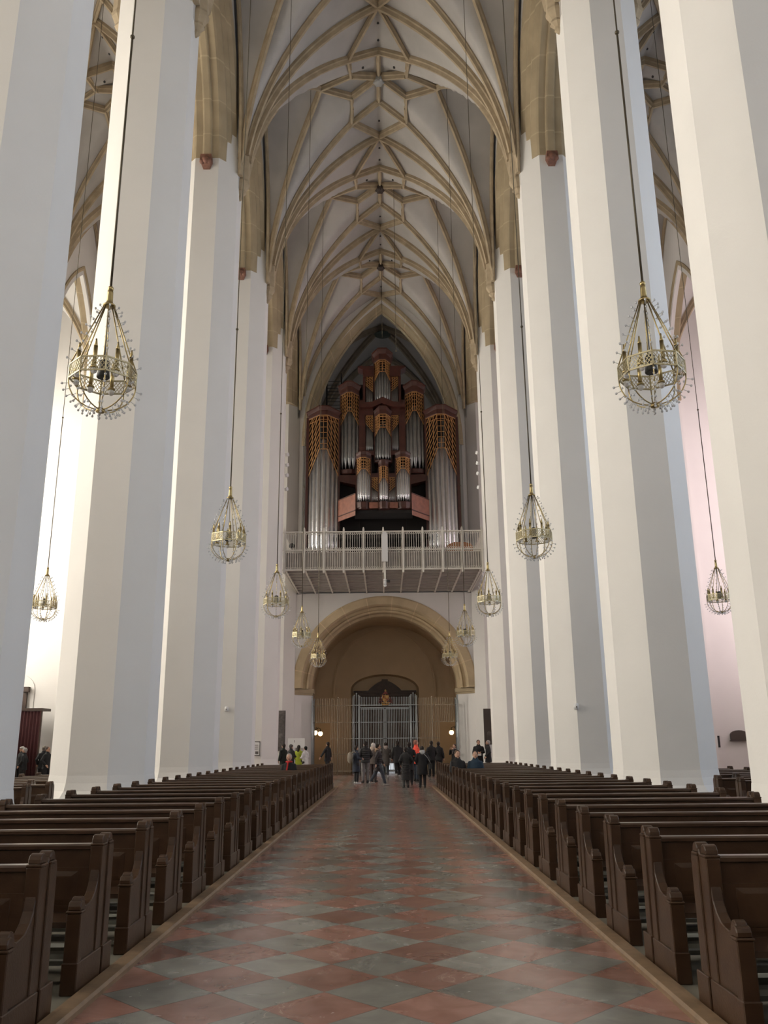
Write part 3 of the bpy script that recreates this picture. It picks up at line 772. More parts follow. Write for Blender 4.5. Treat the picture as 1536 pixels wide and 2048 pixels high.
for s_ in (-1,1):
    cxx=s_*3.63
    tower(org,cxx,1.85,YO-.25,.32,12.5,21.25,21.75,19.75,17.55,7,TIN,.09,.13,.9,3,.36,foot=.75,rise=.32)
    tower(org,s_*2.03,1.14,YO,.22,18.0,22.9,23.55,22.05,20.95,5,ZINC,.14,.12,.3,3,.24,foot=.75)
tower(org,.04,1.02,YO-.1,.22,22.35,25.05,25.75,24.75,23.85,7,ZINC,.16,.2,.15,3,.17,foot=.5)
tower(org,.04,1.02,YO-.15,.22,18.55,21.35,21.8,20.95,20.1,7,ZINC,.06,.2,.15,3,.17,foot=.3)
for s_ in (-1,1):
    # upper flats
    a,b_=(s_*1.0,YO+.1),(s_*.58,YO+.1)
    if s_>0: a,b_=b_,a
    zt=24.2; lo,hi=(23.55,23.15) if s_<0 else (23.15,23.55)
    lattice(org,a,b_,zt,zt,lo,hi,4,.16,.03)
    for k in range(7):
        u=(k+.5)/7; x=s_*(1.0-.42*u); pipe(org,x,YO+.17,22.15,(23.6-.4*u)+.05,.026,ZINC,.45)
    m=MB(); m.prism([(s_*.5,24.15),(s_*1.12,24.15),(s_*1.2,24.3),(s_*1.2,24.62),(s_*1.52,24.78),(s_*1.5,24.86),(s_*.5,24.86)],lambda p_,q_:(p_,YO+.0,q_),lambda p_,q_:(p_,YO+.9,q_)); m.box(*sorted((s_*1.05,s_*1.2)),YO+.05,YO+.9,22.0,24.3); m.build('upper_flat_case',ORG,org)
    # lower flats
    a,b_=(s_*1.0,YO+.1),(s_*.58,YO+.1)
    if s_>0: a,b_=b_,a
    lo,hi=(21.0,20.45) if s_<0 else (20.45,21.0)
    lattice(org,a,b_,21.5,21.5,lo,hi,4,.17,.03)
    for k in range(7):
        u=(k+.5)/7; x=s_*(1.0-.42*u); pipe(org,x,YO+.17,19.2,(21.0-.5*u)+.05,.027,ZINC,.3)
    m=MB(); m.box(*sorted((s_*1.05,s_*1.42)),YO+.15,YO+.9,17.9,22.6); m.box(*sorted((s_*.5,s_*1.1)),YO+.0,YO+.6,18.9,19.17); m.box(*sorted((s_*.55,s_*1.1)),YO+.05,YO+.5,21.53,22.2); m.build('flat_case',ORG,org)
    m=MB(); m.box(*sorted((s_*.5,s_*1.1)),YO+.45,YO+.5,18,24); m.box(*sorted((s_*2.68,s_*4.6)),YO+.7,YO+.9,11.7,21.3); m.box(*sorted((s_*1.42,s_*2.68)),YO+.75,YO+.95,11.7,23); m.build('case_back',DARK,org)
    # outer stiles of the pedal towers
    m=MB(); m.box(*sorted((s_*4.56,s_*4.72)),YO+.1,YO+1.2,11.7,21.4); m.box(*sorted((s_*2.62,s_*2.78)),YO+.1,YO+1.2,11.7,21.4); m.build('case_stile',ORG,org)
    # sloping soffit board below the middle towers
    m=MB(); m.prism([(s_*1.4,17.6),(s_*2.62,17.6),(s_*2.62,17.2),(s_*1.4,16.9)],lambda p_,q_:(p_,YO-.02,q_),lambda p_,q_:(p_,YO+.8,q_)); m.build('impost_board',ORG,org)
m=MB(); m.prism([(-1.35,21.95),(-.6,21.95),(0,22.2),(.68,21.95),(1.43,21.95),(1.43,22.25),(.7,22.3),(.04,22.62),(-.62,22.3),(-1.35,22.25)],lambda p_,q_:(p_,YO-.3,q_),lambda p_,q_:(p_,YO+.5,q_)); m.build('crown_board',ORG,org)
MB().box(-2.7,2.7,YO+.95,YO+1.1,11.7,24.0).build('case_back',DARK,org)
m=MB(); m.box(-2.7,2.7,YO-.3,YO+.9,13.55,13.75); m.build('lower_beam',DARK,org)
# chair organ case projecting in the middle
YR=47.6
K=(YR*.9636)/(46.5*.9636)
zc_=lambda z:EYE+(z-EYE)*K
po=thing('chair_organ','small projecting organ case with bright pipes in front of the main organ','organ',(0,0,0))
for s_ in (-1,1):
    tower(po,s_*1.17+.04,.84,YR-.1,.2,zc_(15.1),zc_(17.7),zc_(18.06),zc_(17.22),zc_(16.75),7,TIN,.06,.18,.42,3,.17,foot=.42,rise=.1)
    a,b_=(s_*.72+.04,YR+.12),(s_*.32+.04,YR+.12)
    if s_>0: a,b_=b_,a
    lo,hi=(zc_(16.1),zc_(15.75)) if s_<0 else (zc_(15.75),zc_(16.1))
    lattice(po,a,b_,zc_(16.58),zc_(16.58),lo,hi,4,.15,.03)
    for k in range(6):
        u=(k+.5)/6; pipe(po,s_*(.74-.42*u)+.04,YR+.2,zc_(15.08),zc_(16.15-.4*u),.03,TIN,.35)
    m=MB(); m.box(*sorted((s_*.3+.04,s_*.78+.04)),YR+.05,YR+.7,zc_(14.72),zc_(15.06)); m.box(*sorted((s_*.3+.04,s_*.78+.04)),YR+.1,YR+.7,zc_(16.6),zc_(16.85)); m.box(*sorted((s_*.3+.04,s_*.78+.04)),YR+.4,YR+.5,zc_(15),zc_(16.7)); m.build('flat_case',ORG,po)
    # receding parapet panels
    A=(s_*1.66+.04,YR+.05);B=(s_*2.75+.04,YR+1.5)
    m=MB(); z0,z1=zc_(14.33),zc_(15.62)
    m.loft([[(A[0],A[1],z0),(B[0],B[1],z0),(B[0],B[1]+.1,z0),(A[0],A[1]+.1,z0)],[(A[0],A[1],z1),(B[0],B[1],z1),(B[0],B[1]+.1,z1),(A[0],A[1]+.1,z1)]]); pn=m.build('parapet_panel',ORGL,po)
    m=MB()
    for zz in (z0+.3,z1): m.bar((A[0],A[1]-.02,zz),(B[0],B[1]-.02,zz),.06,.05,(0,0,1))
    m.build('panel_moulding',ORG,pn)
tower(po,.05,.56,YR-.2,.2,zc_(15.08),zc_(17.12),zc_(17.5),zc_(16.6),zc_(16.2),7,TIN,.06,.2,.42,2,.15,foot=.36,rise=.1)
m=MB(); m.box(-1.7,1.78,YR+.3,YR+1.6,zc_(14.5),zc_(14.75)); m.box(-1.6,1.68,YR+.5,YR+.6,zc_(14.7),zc_(17.0)); m.build('case_floor',DARK,po)
m=MB(); m.box(-.8,.88,YR-.05,YR+.1,zc_(14.72),zc_(15.06)); m.build('plinth_board',ORGL,po)
# scaffold ladder left of the organ, inside the tower arch
t=thing('scaffold_tower','dark metal scaffold ladder beside the organ inside the tower arch','scaffold',(-3.3,53.6,11.8))
m=MB()
for x in (-.5,.5):
    for y in (0,.6): m.tube([(x,y,0),(x,y,14.6)],.035,6)
m.build('uprights',BLACK,t)
m=MB()
for k in range(28):
    z=.5+k*.5; m.tube([(-.5,0,z),(.5,0,z)],.022,5); m.tube([(-.5,.6,z),(.5,.6,z)],.022,5)
m.build('rungs',BLACK,t)
# organ bench-like timber box on gallery right and stacked speakers
m=MB(); m.prism([(-.75,0),(.75,0),(.75,.35),(.62,.55),(.3,.66),(-.3,.66),(-.62,.55),(-.75,.35)],lambda a,b_:(4.2+a,45.2,GZ1+b_),lambda a,b_:(4.2+a,45.8,GZ1+b_))
tag(m.build('wooden_chest',mat('orange_wood',(.42,.17,.06),.5,noise=.2)),'orange-brown rounded wooden chest behind the right end of the gallery railing','chest')
t=MB().sphere((-4.95,44.6,12.1),.16,12,8).build('floor_spotlight',BLACK); tag(t,'round black lamp behind the left end of the gallery railing','lamp')
m=MB(); m.lathe([(.1,0),(.1,.02),(.02,.04),(.02,.35)],10,(-4.95,44.6,GZ1-.04)); m.build('stand',BLACK,t)
# small spotlights high on the pillars beside the organ
for s_,nm in ((-1,'left'),(1,'right')):
    for k,z in enumerate((17.2,16.6,16.0,15.2)):
        m=MB(); m.box(-.06,.06,-.1,.1,-.09,.09); o=m.build('wall_spotlight',WHITE); o.location=(s_*(HS-.02)-s_*.08,44.2,z); o.rotation_euler=(.5,0,s_*.5)
        tag(o,'small white spotlight on the %s pillar beside the organ, %s from the top'%(nm,ORD[k]),'spotlight')
        m=MB(); m.box(*sorted((0,s_*.12)),-.015,.015,-.015,.015); m.build('bracket',STEELP,o)
# ------------------------------------------------------------------ chandeliers
def chandelier():
    t=thing('chandelier','x','chandelier',(0,0,5.17),0,None)
    R=.355
    def ocp(r,z,n=8,a0=PI/8): return [(r*math.cos(a0+2*PI*k/n),r*math.sin(a0+2*PI*k/n),z) for k in range(n)]
    zr0,zr1=.37,.53
    a=ocp(R,0)
    # pierced octagonal band
    for k in range(8):
        m=MB(); p=Vector(a[k]);q=Vector(a[(k+1)%8]); e=(q-p); nrm=Vector((e.y,-e.x,0)).normalized()
        nu,nz=7,3
        for i in range(-nz,nu):
            for sg in (1,-1):
                u0,u1=(i/nu,(i+nz)/nu); z0,z1=(0,1) if sg>0 else (1,0)
                # clip
                def cl(u0,z0,u1,z1):
                    if u0<0: z0=z0+(z1-z0)*(0-u0)/(u1-u0); u0=0
                    if u1>1: z1=z0+(z1-z0)*(1-u0)/(u1-u0); u1=1
                    return u0,z0,u1,z1
                u0,z0,u1,z1=cl(u0,z0,u1,z1)
                if u1-u0<.02: continue
                P=p+e*u0;Q=p+e*u1; m.bar((P.x,P.y,zr0+(zr1-zr0)*z0),(Q.x,Q.y,zr0+(zr1-zr0)*z1),.0065,.004,tuple(nrm))
        m.bar((p.x,p.y,zr0),(q.x,q.y,zr0),.016,.012,tuple(nrm)); m.bar((p.x,p.y,zr1),(q.x,q.y,zr1),.016,.012,tuple(nrm)); m.bar((p.x,p.y,zr0),(p.x,p.y,zr1),.014,.014,tuple(nrm))
        m.build('pierced_band',BRASSP,t)
    for k in range(8):
        A=a[k]; dirv=Vector((A[0],A[1],0)).normalized()
        m=MB(); m.tube([A[:2]+(zr1,),(dirv.x*.055,dirv.y*.055,1.31)],.0075,6); r_=m.build('upper_rod',BRASS,t)
        m=MB(); p0=Vector(A[:2]+(zr1,)); p1=Vector((dirv.x*.055,dirv.y*.055,1.31))
        out=Vector((dirv.x,dirv.y,.55)).normalized()
        for j in range(7):
            P=p0+(p1-p0)*((j+.4)/7.2); Q=P+out*.055
            m.tube([tuple(P),tuple(Q)],.004,4); m.sphere(tuple(Q+out*.008),.013,6,4,(1,1,1.3))
        m.build('studs',CRYST,r_)
        arc=[]
        for j in range(9):
            an=PI/2*j/8; arc.append((dirv.x*R*math.cos(an)+dirv.x*.02*math.sin(an),dirv.y*R*math.cos(an)+dirv.y*.02*math.sin(an),zr0-.33*math.sin(an)))
        m=MB(); m.tube(arc,.0075,6); r_=m.build('lower_rib',BRASS,t)
        m=MB()
        for j in range(1,8):
            P=Vector(arc[j]); o_=Vector((P.x,P.y,(P.z-zr0)*1.1)).normalized(); Q=P+o_*.055; m.tube([tuple(P),tuple(Q)],.004,4); m.sphere(tuple(Q+o_*.012),.015,6,4)
            if j%2: m.sphere((P.x*.93,P.y*.93,P.z-.03),.014,6,4)
        m.build('crystal_drops',CRYST,r_)
        m=MB(); b2=ocp(R*.84,0,8,0)[k]; m.tube([(b2[0],b2[1],.42),(b2[0],b2[1],.66)],.022,10); m.lathe([(.024,.66),(.018,.68),(.012,.72),(.008,.75)],8,(b2[0],b2[1],0)); m.lathe([(.03,.40),(.045,.415),(.03,.43)],10,(b2[0],b2[1],0)); c_=m.build('lamp_holder',BRASS,t)
        m=MB(); m.sphere((b2[0],b2[1],.375),.036,10,7,(1,1,1.05)); m.build('bulb',BULB,c_)
    m=MB(); m.lathe([(.005,0),(.045,.01),(.05,.03),(.03,.06),(.01,.07)],14); m.build('finial',BRASS,t)
    m=MB(); m.tube([(0,0,.5),(0,0,1.3)],.006,6); m.lathe([(.066,.42),(.072,.43),(.06,.52),(.055,.62),(.02,.64)],16); m.build('centre_spotlight',BLACK,t)
    m=MB(); m.lathe([(.03,1.30),(.068,1.305),(.07,1.32),(.042,1.34),(.036,1.37),(.033,1.47),(.03,1.50),(.012,1.505)],16); m.build('top_sleeve',BRASS,t)
    m=MB(); m.sphere((0,0,1.53),.034,12,8); m.lathe([(.02,1.49),(.03,1.5),(.02,1.51)],10); m.build('knob',BRASS,t)
    return t
ch0=chandelier()
def cable(t,z0,ztop,bead):
    m=MB(); m.tube([(0,0,1.55),(0,0,bead-z0)],.013,6); m.tube([(0,0,bead-z0),(0,0,ztop-z0)],.010,6); m.sphere((0,0,bead-z0),.03,8,6); m.build('suspension_cable',ROPE,t)
first=True
pos=[]
for k,y in enumerate((8.65,16.4,24.0,31.55,39.4)):
    for s_,nm in ((-1,'left'),(1,'right')):
        pos.append((s_*3.05,y,5.17,vz(3.05,0)-.1 if True else 0,'brass and crystal chandelier hanging over the %s pews, %s from the camera'%(nm,ORD[k]),10.25 if k<2 else 11.5))
pos.append((-9.75,24.15,5.17,29.2,'brass chandelier hanging in the left side aisle between two pillars',11.6))
pos.append((9.65,24.0,5.17,29.2,'brass chandelier in the right side aisle partly behind a pillar',11.6))
for i,(x,y,z,zt,lab,bd) in enumerate(pos):
    o=ch0 if i==0 else dup(ch0,None)
    if i==0:
        pass
    o.location=(x,y,z); o['label']=lab; o['group']='nave and aisle chandeliers'; o.rotation_euler=(0,0,.13*i)
for i,o in enumerate([q for q in col.objects if q.name.startswith('chandelier')]):
    x,y,z=o.location
    # cable length reaches the vault above
    tt=((y-YB[0]+BAY/2)%BAY)-BAY/2
    zt=vz(x,tt)-.02 if abs(x)<5 else vz(abs(x)-AX,tt,AH,22.1,8.4,3.5,7.6)-.02
    cable(o,z,zt,10.25 if y<20 else 11.4)
# thin cables hanging from the ridge bosses
for x,y,z0,lab in ((0.05,47.3,25.9,'thin cable hanging from the last vault boss in front of the organ'),(.75,39.3,21.0,'thin cable hanging from the vault right of the centre line')):
    m=MB(); m.tube([(x,y,z0),(x,y,vz(x,0)-.1)],.012,5); m.sphere((x,y,z0),.04,8,6)
    tag(m.build('hanging_cable',ROPE),lab,'cable')
# ------------------------------------------------------------------ pews
def pew_profile():
    pts=[(0.0,0),(0.0,.50),(-.015,.52),(-.015,.54),(.0,.56),(.015,.595),(.045,.61),(.075,.60),(.09,.575),(.10,.545),(.13,.535),(.18,.54),(.24,.555),(.30,.60),(.34,.66),(.36,.75),(.365,.86),(.365,.91),(.375,.945),(.41,.965),(.45,.96),(.47,.935),(.485,.91),(.50,.91),(.515,.94),(.545,.965),(.59,.96),(.615,.935),(.63,.91),(.655,.90),(.665,.86),(.67,.20),(.70,.17),(.70,0)]
    return pts
END=MB(); PR=pew_profile()
END.prism(PR,lambda a,b_:(-.035,a,b_),lambda a,b_:(.035,a,b_))
END.box(-.05,.05,-.02,.06,0,.505)                      # thicker front stile

END.box(-.045,.045,.357,.455,.0,.90); END.box(-.045,.045,.515,.60,0,.90)
END.box(-.055,.055,-.03,.47,0,.2); END.box(-.055,.055,.505,.71,0,.2)
def knobtop(y0,y1,z,w):
    c=(y0+y1)/2; h=(y1-y0)/2
    END.box(-w-.006,w+.006,y0-.006,y1+.006,z,z+.018)
    END.prism([(c-h,z+.018),(c+h,z+.018),(c+h*.95,z+.045),(c+h*.6,z+.07),(c,z+.08),(c-h*.6,z+.07),(c-h*.95,z+.045)],lambda a,b_:(-w*.9,a,b_),lambda a,b_:(w*.9,a,b_))
knobtop(-.02,.06,.505,.05); knobtop(.365,.455,.90,.045); knobtop(.515,.60,.90,.045)
PADM=mat('kneeler_board',(.20,.20,.17),.6,noise=.2,nscale=6)
def pew(x0,x1,lab,cat='pew'):
    t=thing('church_pew',lab,'pew',(0,0,.025))
    me=None
    for x in (x0,x1):
        o=END.build('bench_end',WOOD,t) if me is None else bpy.data.objects.new('bench_end',me)
        if me is None: me=o.data
        else: col.objects.link(o); o.parent=t
        o.location=(x,0,0)
        if o.modifiers.get('b') is None:
            bv=o.modifiers.new('b','BEVEL'); bv.width=.006; bv.segments=1; bv.limit_method='ANGLE'
    a,b_=min(x0,x1)+.03,max(x0,x1)-.03
    MB().box(a,b_,.02,.40,.41,.445).build('seat',WOODL,t)
    m=MB(); m.box(a,b_,.405,.43,.40,.90)
    bk=m.build('backrest',WOOD,t)
    n=max(1,int(round((b_-a)/.62))); w=(b_-a)/n
    m=MB()
    for k in range(n):
        xa=a+k*w+.10; xb=a+(k+1)*w-.10
        rings=[[(xa,.405,.49),(xb,.405,.49),(xb,.405,.73),(xa,.405,.73)],[(xa+.01,.397,.50),(xb-.01,.397,.50),(xb-.01,.397,.72),(xa+.01,.397,.72)],[(xa+.05,.391,.53),(xb-.05,.391,.53),(xb-.05,.391,.69),(xa+.05,.391,.69)]]
        m.loft(rings)
    m.box(a,b_,.400,.406,.47,.75)
    m.build('panelled_face',WOOD,bk)
    m=MB(); m.prism([(.395,.87),(.378,.878),(.376,.90),(.39,.912),(.44,.915),(.455,.90),(.455,.87)],lambda p_,q_:(a,p_,q_),lambda p_,q_:(b_,p_,q_)); m.build('top_rail',WOODL,t)
    MB().box(a,b_,.43,.62,.72,.745).build('book_shelf',WOODL,t)
    m=MB(); m.box(a,b_,.60,.74,.13,.17); m.box(a,b_,.36,.44,.10,.13); m.build('kneeler',PADM,t)
    m=MB(); m.box(a,b_,.10,.2,.20,.23); m.box(a,b_,.25,.34,.28,.31); m.build('heating_slats',PADM,t)
    return t
PITCH=1.165
for s_,nm,yoff in ((-1,'left',5.16),(1,'right',5.30)):
    t0=pew(s_*2.09,s_*4.84,'')
    k0=-1
    for k in range(27):
        y=yoff+PITCH*(k-1)
        o=t0 if k==0 else dup(t0)
        o.location=(0,y,.025); o['label']='dark oak pew %s of the central aisle, %s row from the camera'%(nm,ORD[k]); o['group']='nave pews %s of the aisle'%nm
    # side aisle pews
    full=pew(s_*6.9,s_*9.9,''); short=pew(s_*7.75,s_*9.9,'')
    uf=us=True; n=0
    k=0
    for k in range(19):
        y=12.0+PITCH*k
        near=any(y+.7>yp-AP-.3 and y<yp+AP+.3 for yp in YP)
        src=short if near else full
        if near: o=src if us else dup(src); us=False
        else: o=src if uf else dup(src); uf=False
        o.location=(0,y,0); o['label']='dark oak pew in the %s side aisle beyond the pillars, %s row back'%(nm,ORD[k]); o['group']='side aisle pews %s'%nm
# ------------------------------------------------------------------ small things
def sensor(x,y,z,lab):
    t=thing('wall_sensor',lab,'sensor',(x,y,z))
    m=MB(); m.lathe([(.05,-.1),(.075,-.08),(.075,.06),(.05,.09)],14); m.build('housing',WHITE,t)
    m=MB(); m.box(-.015,.015,-.085,-.07,-.05,.0); m.build('lens',GREYB,t)
sensor(-6.3,YP[-2]-AP-.06,3.1,'white wall sensor on the front face of a left pillar')
sensor(5.95,YP[-3]-AP-.06,2.75,'white wall sensor on the front face of a right pillar')
def slab(x,lab,m_,w=.5,z0=1.45,z1=3.6,y=YW-.1):
    t=thing('relief_slab',lab,'relief',(x,y,0))
    m=MB(); m.box(-w/2,w/2,-.05,.08,z0,z1); m.box(-w/2-.03,w/2+.03,0,.1,z0-.05,z1+.05); b_=m.build('slab',m_,t)
    m=MB(); random.seed(int(abs(x)*10))
    for k in range(8): m.box(-w*.36,w*.36,-.07,-.05,z0+.12+k*.11+1.0,z0+.16+k*.11+1.0)
    m.sphere((0,-.05,z0+.75),.14,8,6,(1,.3,1.2)); m.prism([(-.16,.2),(.16,.2),(.1,.65),(-.1,.65)],lambda a,c_:(a,-.09,z0+c_),lambda a,c_:(a,-.05,z0+c_))
    m.build('carved_relief',m_,t)
slab(-5.98,'dark carved stone slab on the wall left of the entrance arch',GREYB,.36,y=YW-.82)
slab(6.0,'dark bronze relief panel on the wall right of the entrance arch',BROWNB,.5,y=YW-.82)
def board(x,y,z,w,h,lab,leg=True,colr=None,name='notice_board'):
    t=thing(name,lab,'sign',(x,y,0))
    MB().box(-w/2,w/2,-.02,.02,z-h/2,z+h/2).build('board',colr or WHITE,t)
    if leg:
        m=MB(); m.box(-.03,.03,-.02,.02,0,z-h/2); m.box(-.2,.2,-.15,.15,0,.03); m.build('stand',BLACK,t)
    return t
t=board(-5.0,YW-1.9,1.82,.95,.52,'white notice board behind the group on the left by the entrance arch')
m=MB(); m.box(-.12,-.1,-.03,-.02,1.85,1.98); m.build('printed_line',BLACK,t)
board(5.75,46.8,1.42,.46,.42,'small white sign on a stand next to the right men in black')
t=board(-6.25,43.45-AP-.08,1.55,.5,.66,'white poster with a dark frame on a left pillar',False)
m=MB(); m.box(-.23,.23,-.03,-.02,1.86,1.89);m.box(-.23,.23,-.03,-.02,1.22,1.25);m.box(.2,.23,-.03,-.02,1.22,1.88);m.box(-.23,-.2,-.03,-.02,1.22,1.88)
for k in range(3): m.box(-.16,.12,-.03,-.02,1.7-k*.09,1.72-k*.09)
m.box(0,.15,-.03,-.02,1.3,1.42); m.build('poster_print',GREYB,t)
# table with papers in right aisle gap, and crucifix staff
t=thing('leaflet_table','white leaflet table with papers behind the right pillars','table',(7.0,46.8,0))
m=MB(); m.box(-.45,.45,-.3,.3,.93,.97); m.build('tabletop',WHITE,t)
for a in (-.42,.42):
    for c_ in (-.27,.27): MB().box(a-.02,a+.02,c_-.02,c_+.02,0,.93).build('leg',BLACK,t)
t=MB().box(6.8,7.15,46.85,46.88,.97,1.85).build('display_panel',mat('lilac_paper',(.75,.76,.9),.6)); tag(t,'pale lilac display panel standing on the leaflet table','panel')
t=MB().box(6.75,7.0,46.6,46.75,.97,1.06).build('leaflet_stack',mat('yellow_paper',(.8,.6,.1),.6)); tag(t,'yellow stack of leaflets on the white table','leaflets')
t=thing('carved_figure','dark slender carved figure leaning beside the right pillar','sculpture',(6.98,47.6,0))
m=MB(); m.tube([(.12,0,0),(.14,0,1.0),(.06,0,1.7),(-.1,0,2.4),(-.22,0,3.1)],[.09,.08,.1,.07,.03],8); m.sphere((-.03,0,2.15),.12,8,6,(1,1,1.3)); m.tube([(.04,0,1.8),(-.2,-.1,2.0)],.04,6); m.build('figure_body',BROWNB,t)
# left chapel: booth with curtain, arched door; right chapel: plaques
t=thing('curtained_booth','tall dark red curtained booth in the left side chapel','booth',(-17.2,41.6,0))
m=MB(); m.box(-.95,.95,-.5,.6,3.38,3.5)
for a in (-.92,.92): m.box(a-.04,a+.04,-.48,-.4,0,3.4)
m.build('booth_frame',DOORW,t)
m=MB(); n=60; vs=[];fs=[]
for k in range(n+1):
    x=-.92+1.84*k/n; y=-.45+.05*math.sin(k*1.25); vs+=[(x,y,.05),(x,y,3.36)]
for k in range(n): fs.append((2*k,2*k+2,2*k+3,2*k+1))
m.add(vs,fs,True); cu=m.build('curtain',CURT,t); sd=cu.modifiers.new('s','SOLIDIFY'); sd.thickness=.02
ar=[(-.9*math.cos(PI*k/12),4.5+.75*math.sin(PI*k/12)) for k in range(13)]
m=MB(); m.prism([(-.9,0)]+ar+[(.9,0)],lambda a,b_:(-18.3+a,YP[-1]-.66,b_),lambda a,b_:(-18.3+a,YP[-1]-.55,b_)); d4=struct(m.build('door_4',WALLP))
m=MB(); m.box(-19.1,-17.7,YP[-1]-.8,YP[-1]-.67,0,4.5); m.box(-19.2,-17.6,YP[-1]-.9,YP[-1]-.67,4.35,4.6); m.build('door_leaf',DOORW,d4)
t=thing('wall_lunette','dark half-round carved plaque on the right chapel wall','plaque',(17.3,YP[-1]-.7,0))
m=MB(); m.prism([(-.42,1.72),(.42,1.72),(.42,2.0)]+[(.42*math.cos(PI*k/10),2.0+.2*math.sin(PI*k/10)) for k in range(11)]+[(-.42,2.0)],lambda a,b_:(a,-.08,b_),lambda a,b_:(a,.05,b_)); m.box(-.46,.46,-.12,.05,1.68,1.73); m.build('plaque',BROWNB,t)
t=thing('wall_plaque','small black rectangular plaque on the right chapel wall','plaque',(16.2,YP[-1]-.68,0)); MB().box(-.14,.14,-.03,.03,1.4,1.95).build('plate',BLACK,t)
# ------------------------------------------------------------------ people
SKIN=mat('skin',(.50,.30,.21),.6); EYEM=mat('eye_dark',(.03,.02,.02),.3); LIPM=mat('lips',(.35,.12,.10),.6)
_cl={}
def cloth(c,name='cloth'):
    if c not in _cl: _cl[c]=mat(name,c,.85,noise=.25,nscale=9,bump=.3,bscale=30)
    return _cl[c]
def remesh(o,v):
    r=o.modifiers.new('fuse','REMESH'); r.mode='VOXEL'; r.voxel_size=v; r.use_smooth_shade=True
def person(lab,x,y,rz,h=1.72,coat=(.012,.012,.014),pants=(.015,.015,.02),shoes=(.02,.02,.02),hair=(.02,.013,.01),hem=.80,stride=0,arms='down',seated=False,long_hair=False,hood=None,puffy=False,cap=None,scarf=None,z=0,bulk=1.0,headturn=0):
    k=h/1.75
    t=thing('person',lab,'person',(x,y,z),rz)
    drop=.41 if seated else 0
    V=lambda a,b_,c_: (a*k,b_*k,c_*k)
    hip=.93-drop; sh=1.45-drop; nk=1.505-drop; hd=1.632-drop
    # local forward is +Y
    A={}
    for s_ in (-1,1):
        ph=stride*s_
        if seated: hp=(s_*.10,0,hip); kn=(s_*.12,.42,hip+.02); an=(s_*.12,.40,.09)
        else: hp=(s_*.09,0,hip); kn=(s_*.10,ph*.22+.02,.50); an=(s_*.10,ph*.38-(.06 if ph<0 else 0),.09+(.08 if ph<0 else 0))
        shp=(s_*.185*bulk,0,sh)
        if arms=='down': el=(s_*.25,-ph*.12-.02,sh-.29); wr=(s_*.25,-ph*.22+.06,sh-.53)
        elif arms=='front': el=(s_*.26,.0,sh-.27); wr=(s_*.08,.26,sh-.30)
        elif arms=='pockets': el=(s_*.29,-.05,sh-.27); wr=(s_*.20,.12,sh-.46)
        elif arms=='phone': el=(s_*.24,.12,sh-.22); wr=(s_*.10,.30,sh+.02)
        elif arms=='lap': el=(s_*.225,.04,sh-.27); wr=(s_*.10,.26,sh-.44)
        elif arms=='reach': el=(s_*.30,.05,sh-.25); wr=(s_*.42,.12,sh-.45)
        else: el=(s_*.24,.06,sh-.27); wr=(s_*.14,.30,sh-.42)
        A[s_]=(hp,kn,an,shp,el,wr)
    b=MB(); C_=lambda p,r,q,r2: b.caps_(V(*p),r*k,V(*q),r2*k)
    C_((0,0,hip+.02),.11,(0,.0,hip+.25),.095); C_((0,0,hip+.25),.095,(0,0,sh-.11),.09); C_((-.12,0,sh-.07),.045,(.12,0,sh-.07),.045)
    C_((0,0,sh),.058,(0,.01,hd-.05),.052)
    b.sphere(V(0,.005,hd+.01),.108*k,16,12,(.76,.92,1.1)); b.caps_(V(0,.035,hd-.07),.045*k,V(0,.05,hd-.085),.035*k)
    b.caps_(V(0,.09,hd+.015),.012*k,V(0,.115,hd-.015),.014*k)
    for s_ in (-1,1):
        b.sphere(V(s_*.083,-.005,hd),.02*k,8,6,(.5,1,1.5))
        hp,kn,an,shp,el,wr=A[s_]
        C_(hp,.088,kn,.058); C_(kn,.058,an,.038); C_((an[0],an[1],an[2]-.03),.036,(an[0]+s_*.01,an[1]+.15,an[2]-.055),.028)
        C_((shp[0]*.9,shp[1],shp[2]-.07),.042,el,.036); C_(el,.040,wr,.028)
        d=(Vector(wr)-Vector(el)).normalized(); W=Vector(wr); sd=d.cross(Vector((1,0,0)) if arms not in('down','pockets','reach') else Vector((0,1,0)))
        sd=sd.normalized() if sd.length>.1 else Vector((0,1,0)); up=d.cross(sd).normalized()
        pl=W+d*.09; C_(tuple(W),.024,tuple(pl),.032); C_(tuple(W+sd*.018),.02,tuple(pl+sd*.022),.018); C_(tuple(W-sd*.018),.02,tuple(pl-sd*.022),.018)
        for i,(o_,ln) in enumerate(((-.032,.058),(-.011,.072),(.011,.068),(.032,.052))):
            p=pl+sd*o_; q=p+d*ln*.6+up*.008; r_=q+d*ln*.35+up*.025; C_(tuple(p),.0105,tuple(q),.0095); C_(tuple(q),.0095,tuple(r_),.0085)
        p=W+d*.03-sd*.035; q=p+d*.045-sd*.03; C_(tuple(W+d*.02),.014,tuple(p),.0135); C_(tuple(p),.0125,tuple(q),.010)
    o=b.build('body',SKIN,t); remesh(o,.011)
    m=MB()
    for s_ in (-1,1): m.sphere(V(s_*.034,.091,hd+.028),.011*k,8,6)
    m.build('eyes',EYEM,t); m=MB(); m.sphere(V(0,.098,hd-.045),.02*k,8,6,(1,.35,.35)); m.build('mouth',LIPM,t)
    # trousers
    m=MB(); 
    for s_ in (-1,1):
        hp,kn,an,_,_,_=A[s_]; m.caps_(V(*hp),.115*k,V(*kn),.082*k); m.caps_(V(*kn),.082*k,V(an[0],an[1],an[2]+.04),.062*k)
    m.caps_(V(0,0,hip+.05),.14*k,V(0,0,hip+.12),.135*k); o=m.build('trousers',cloth(pants),t); remesh(o,.017)
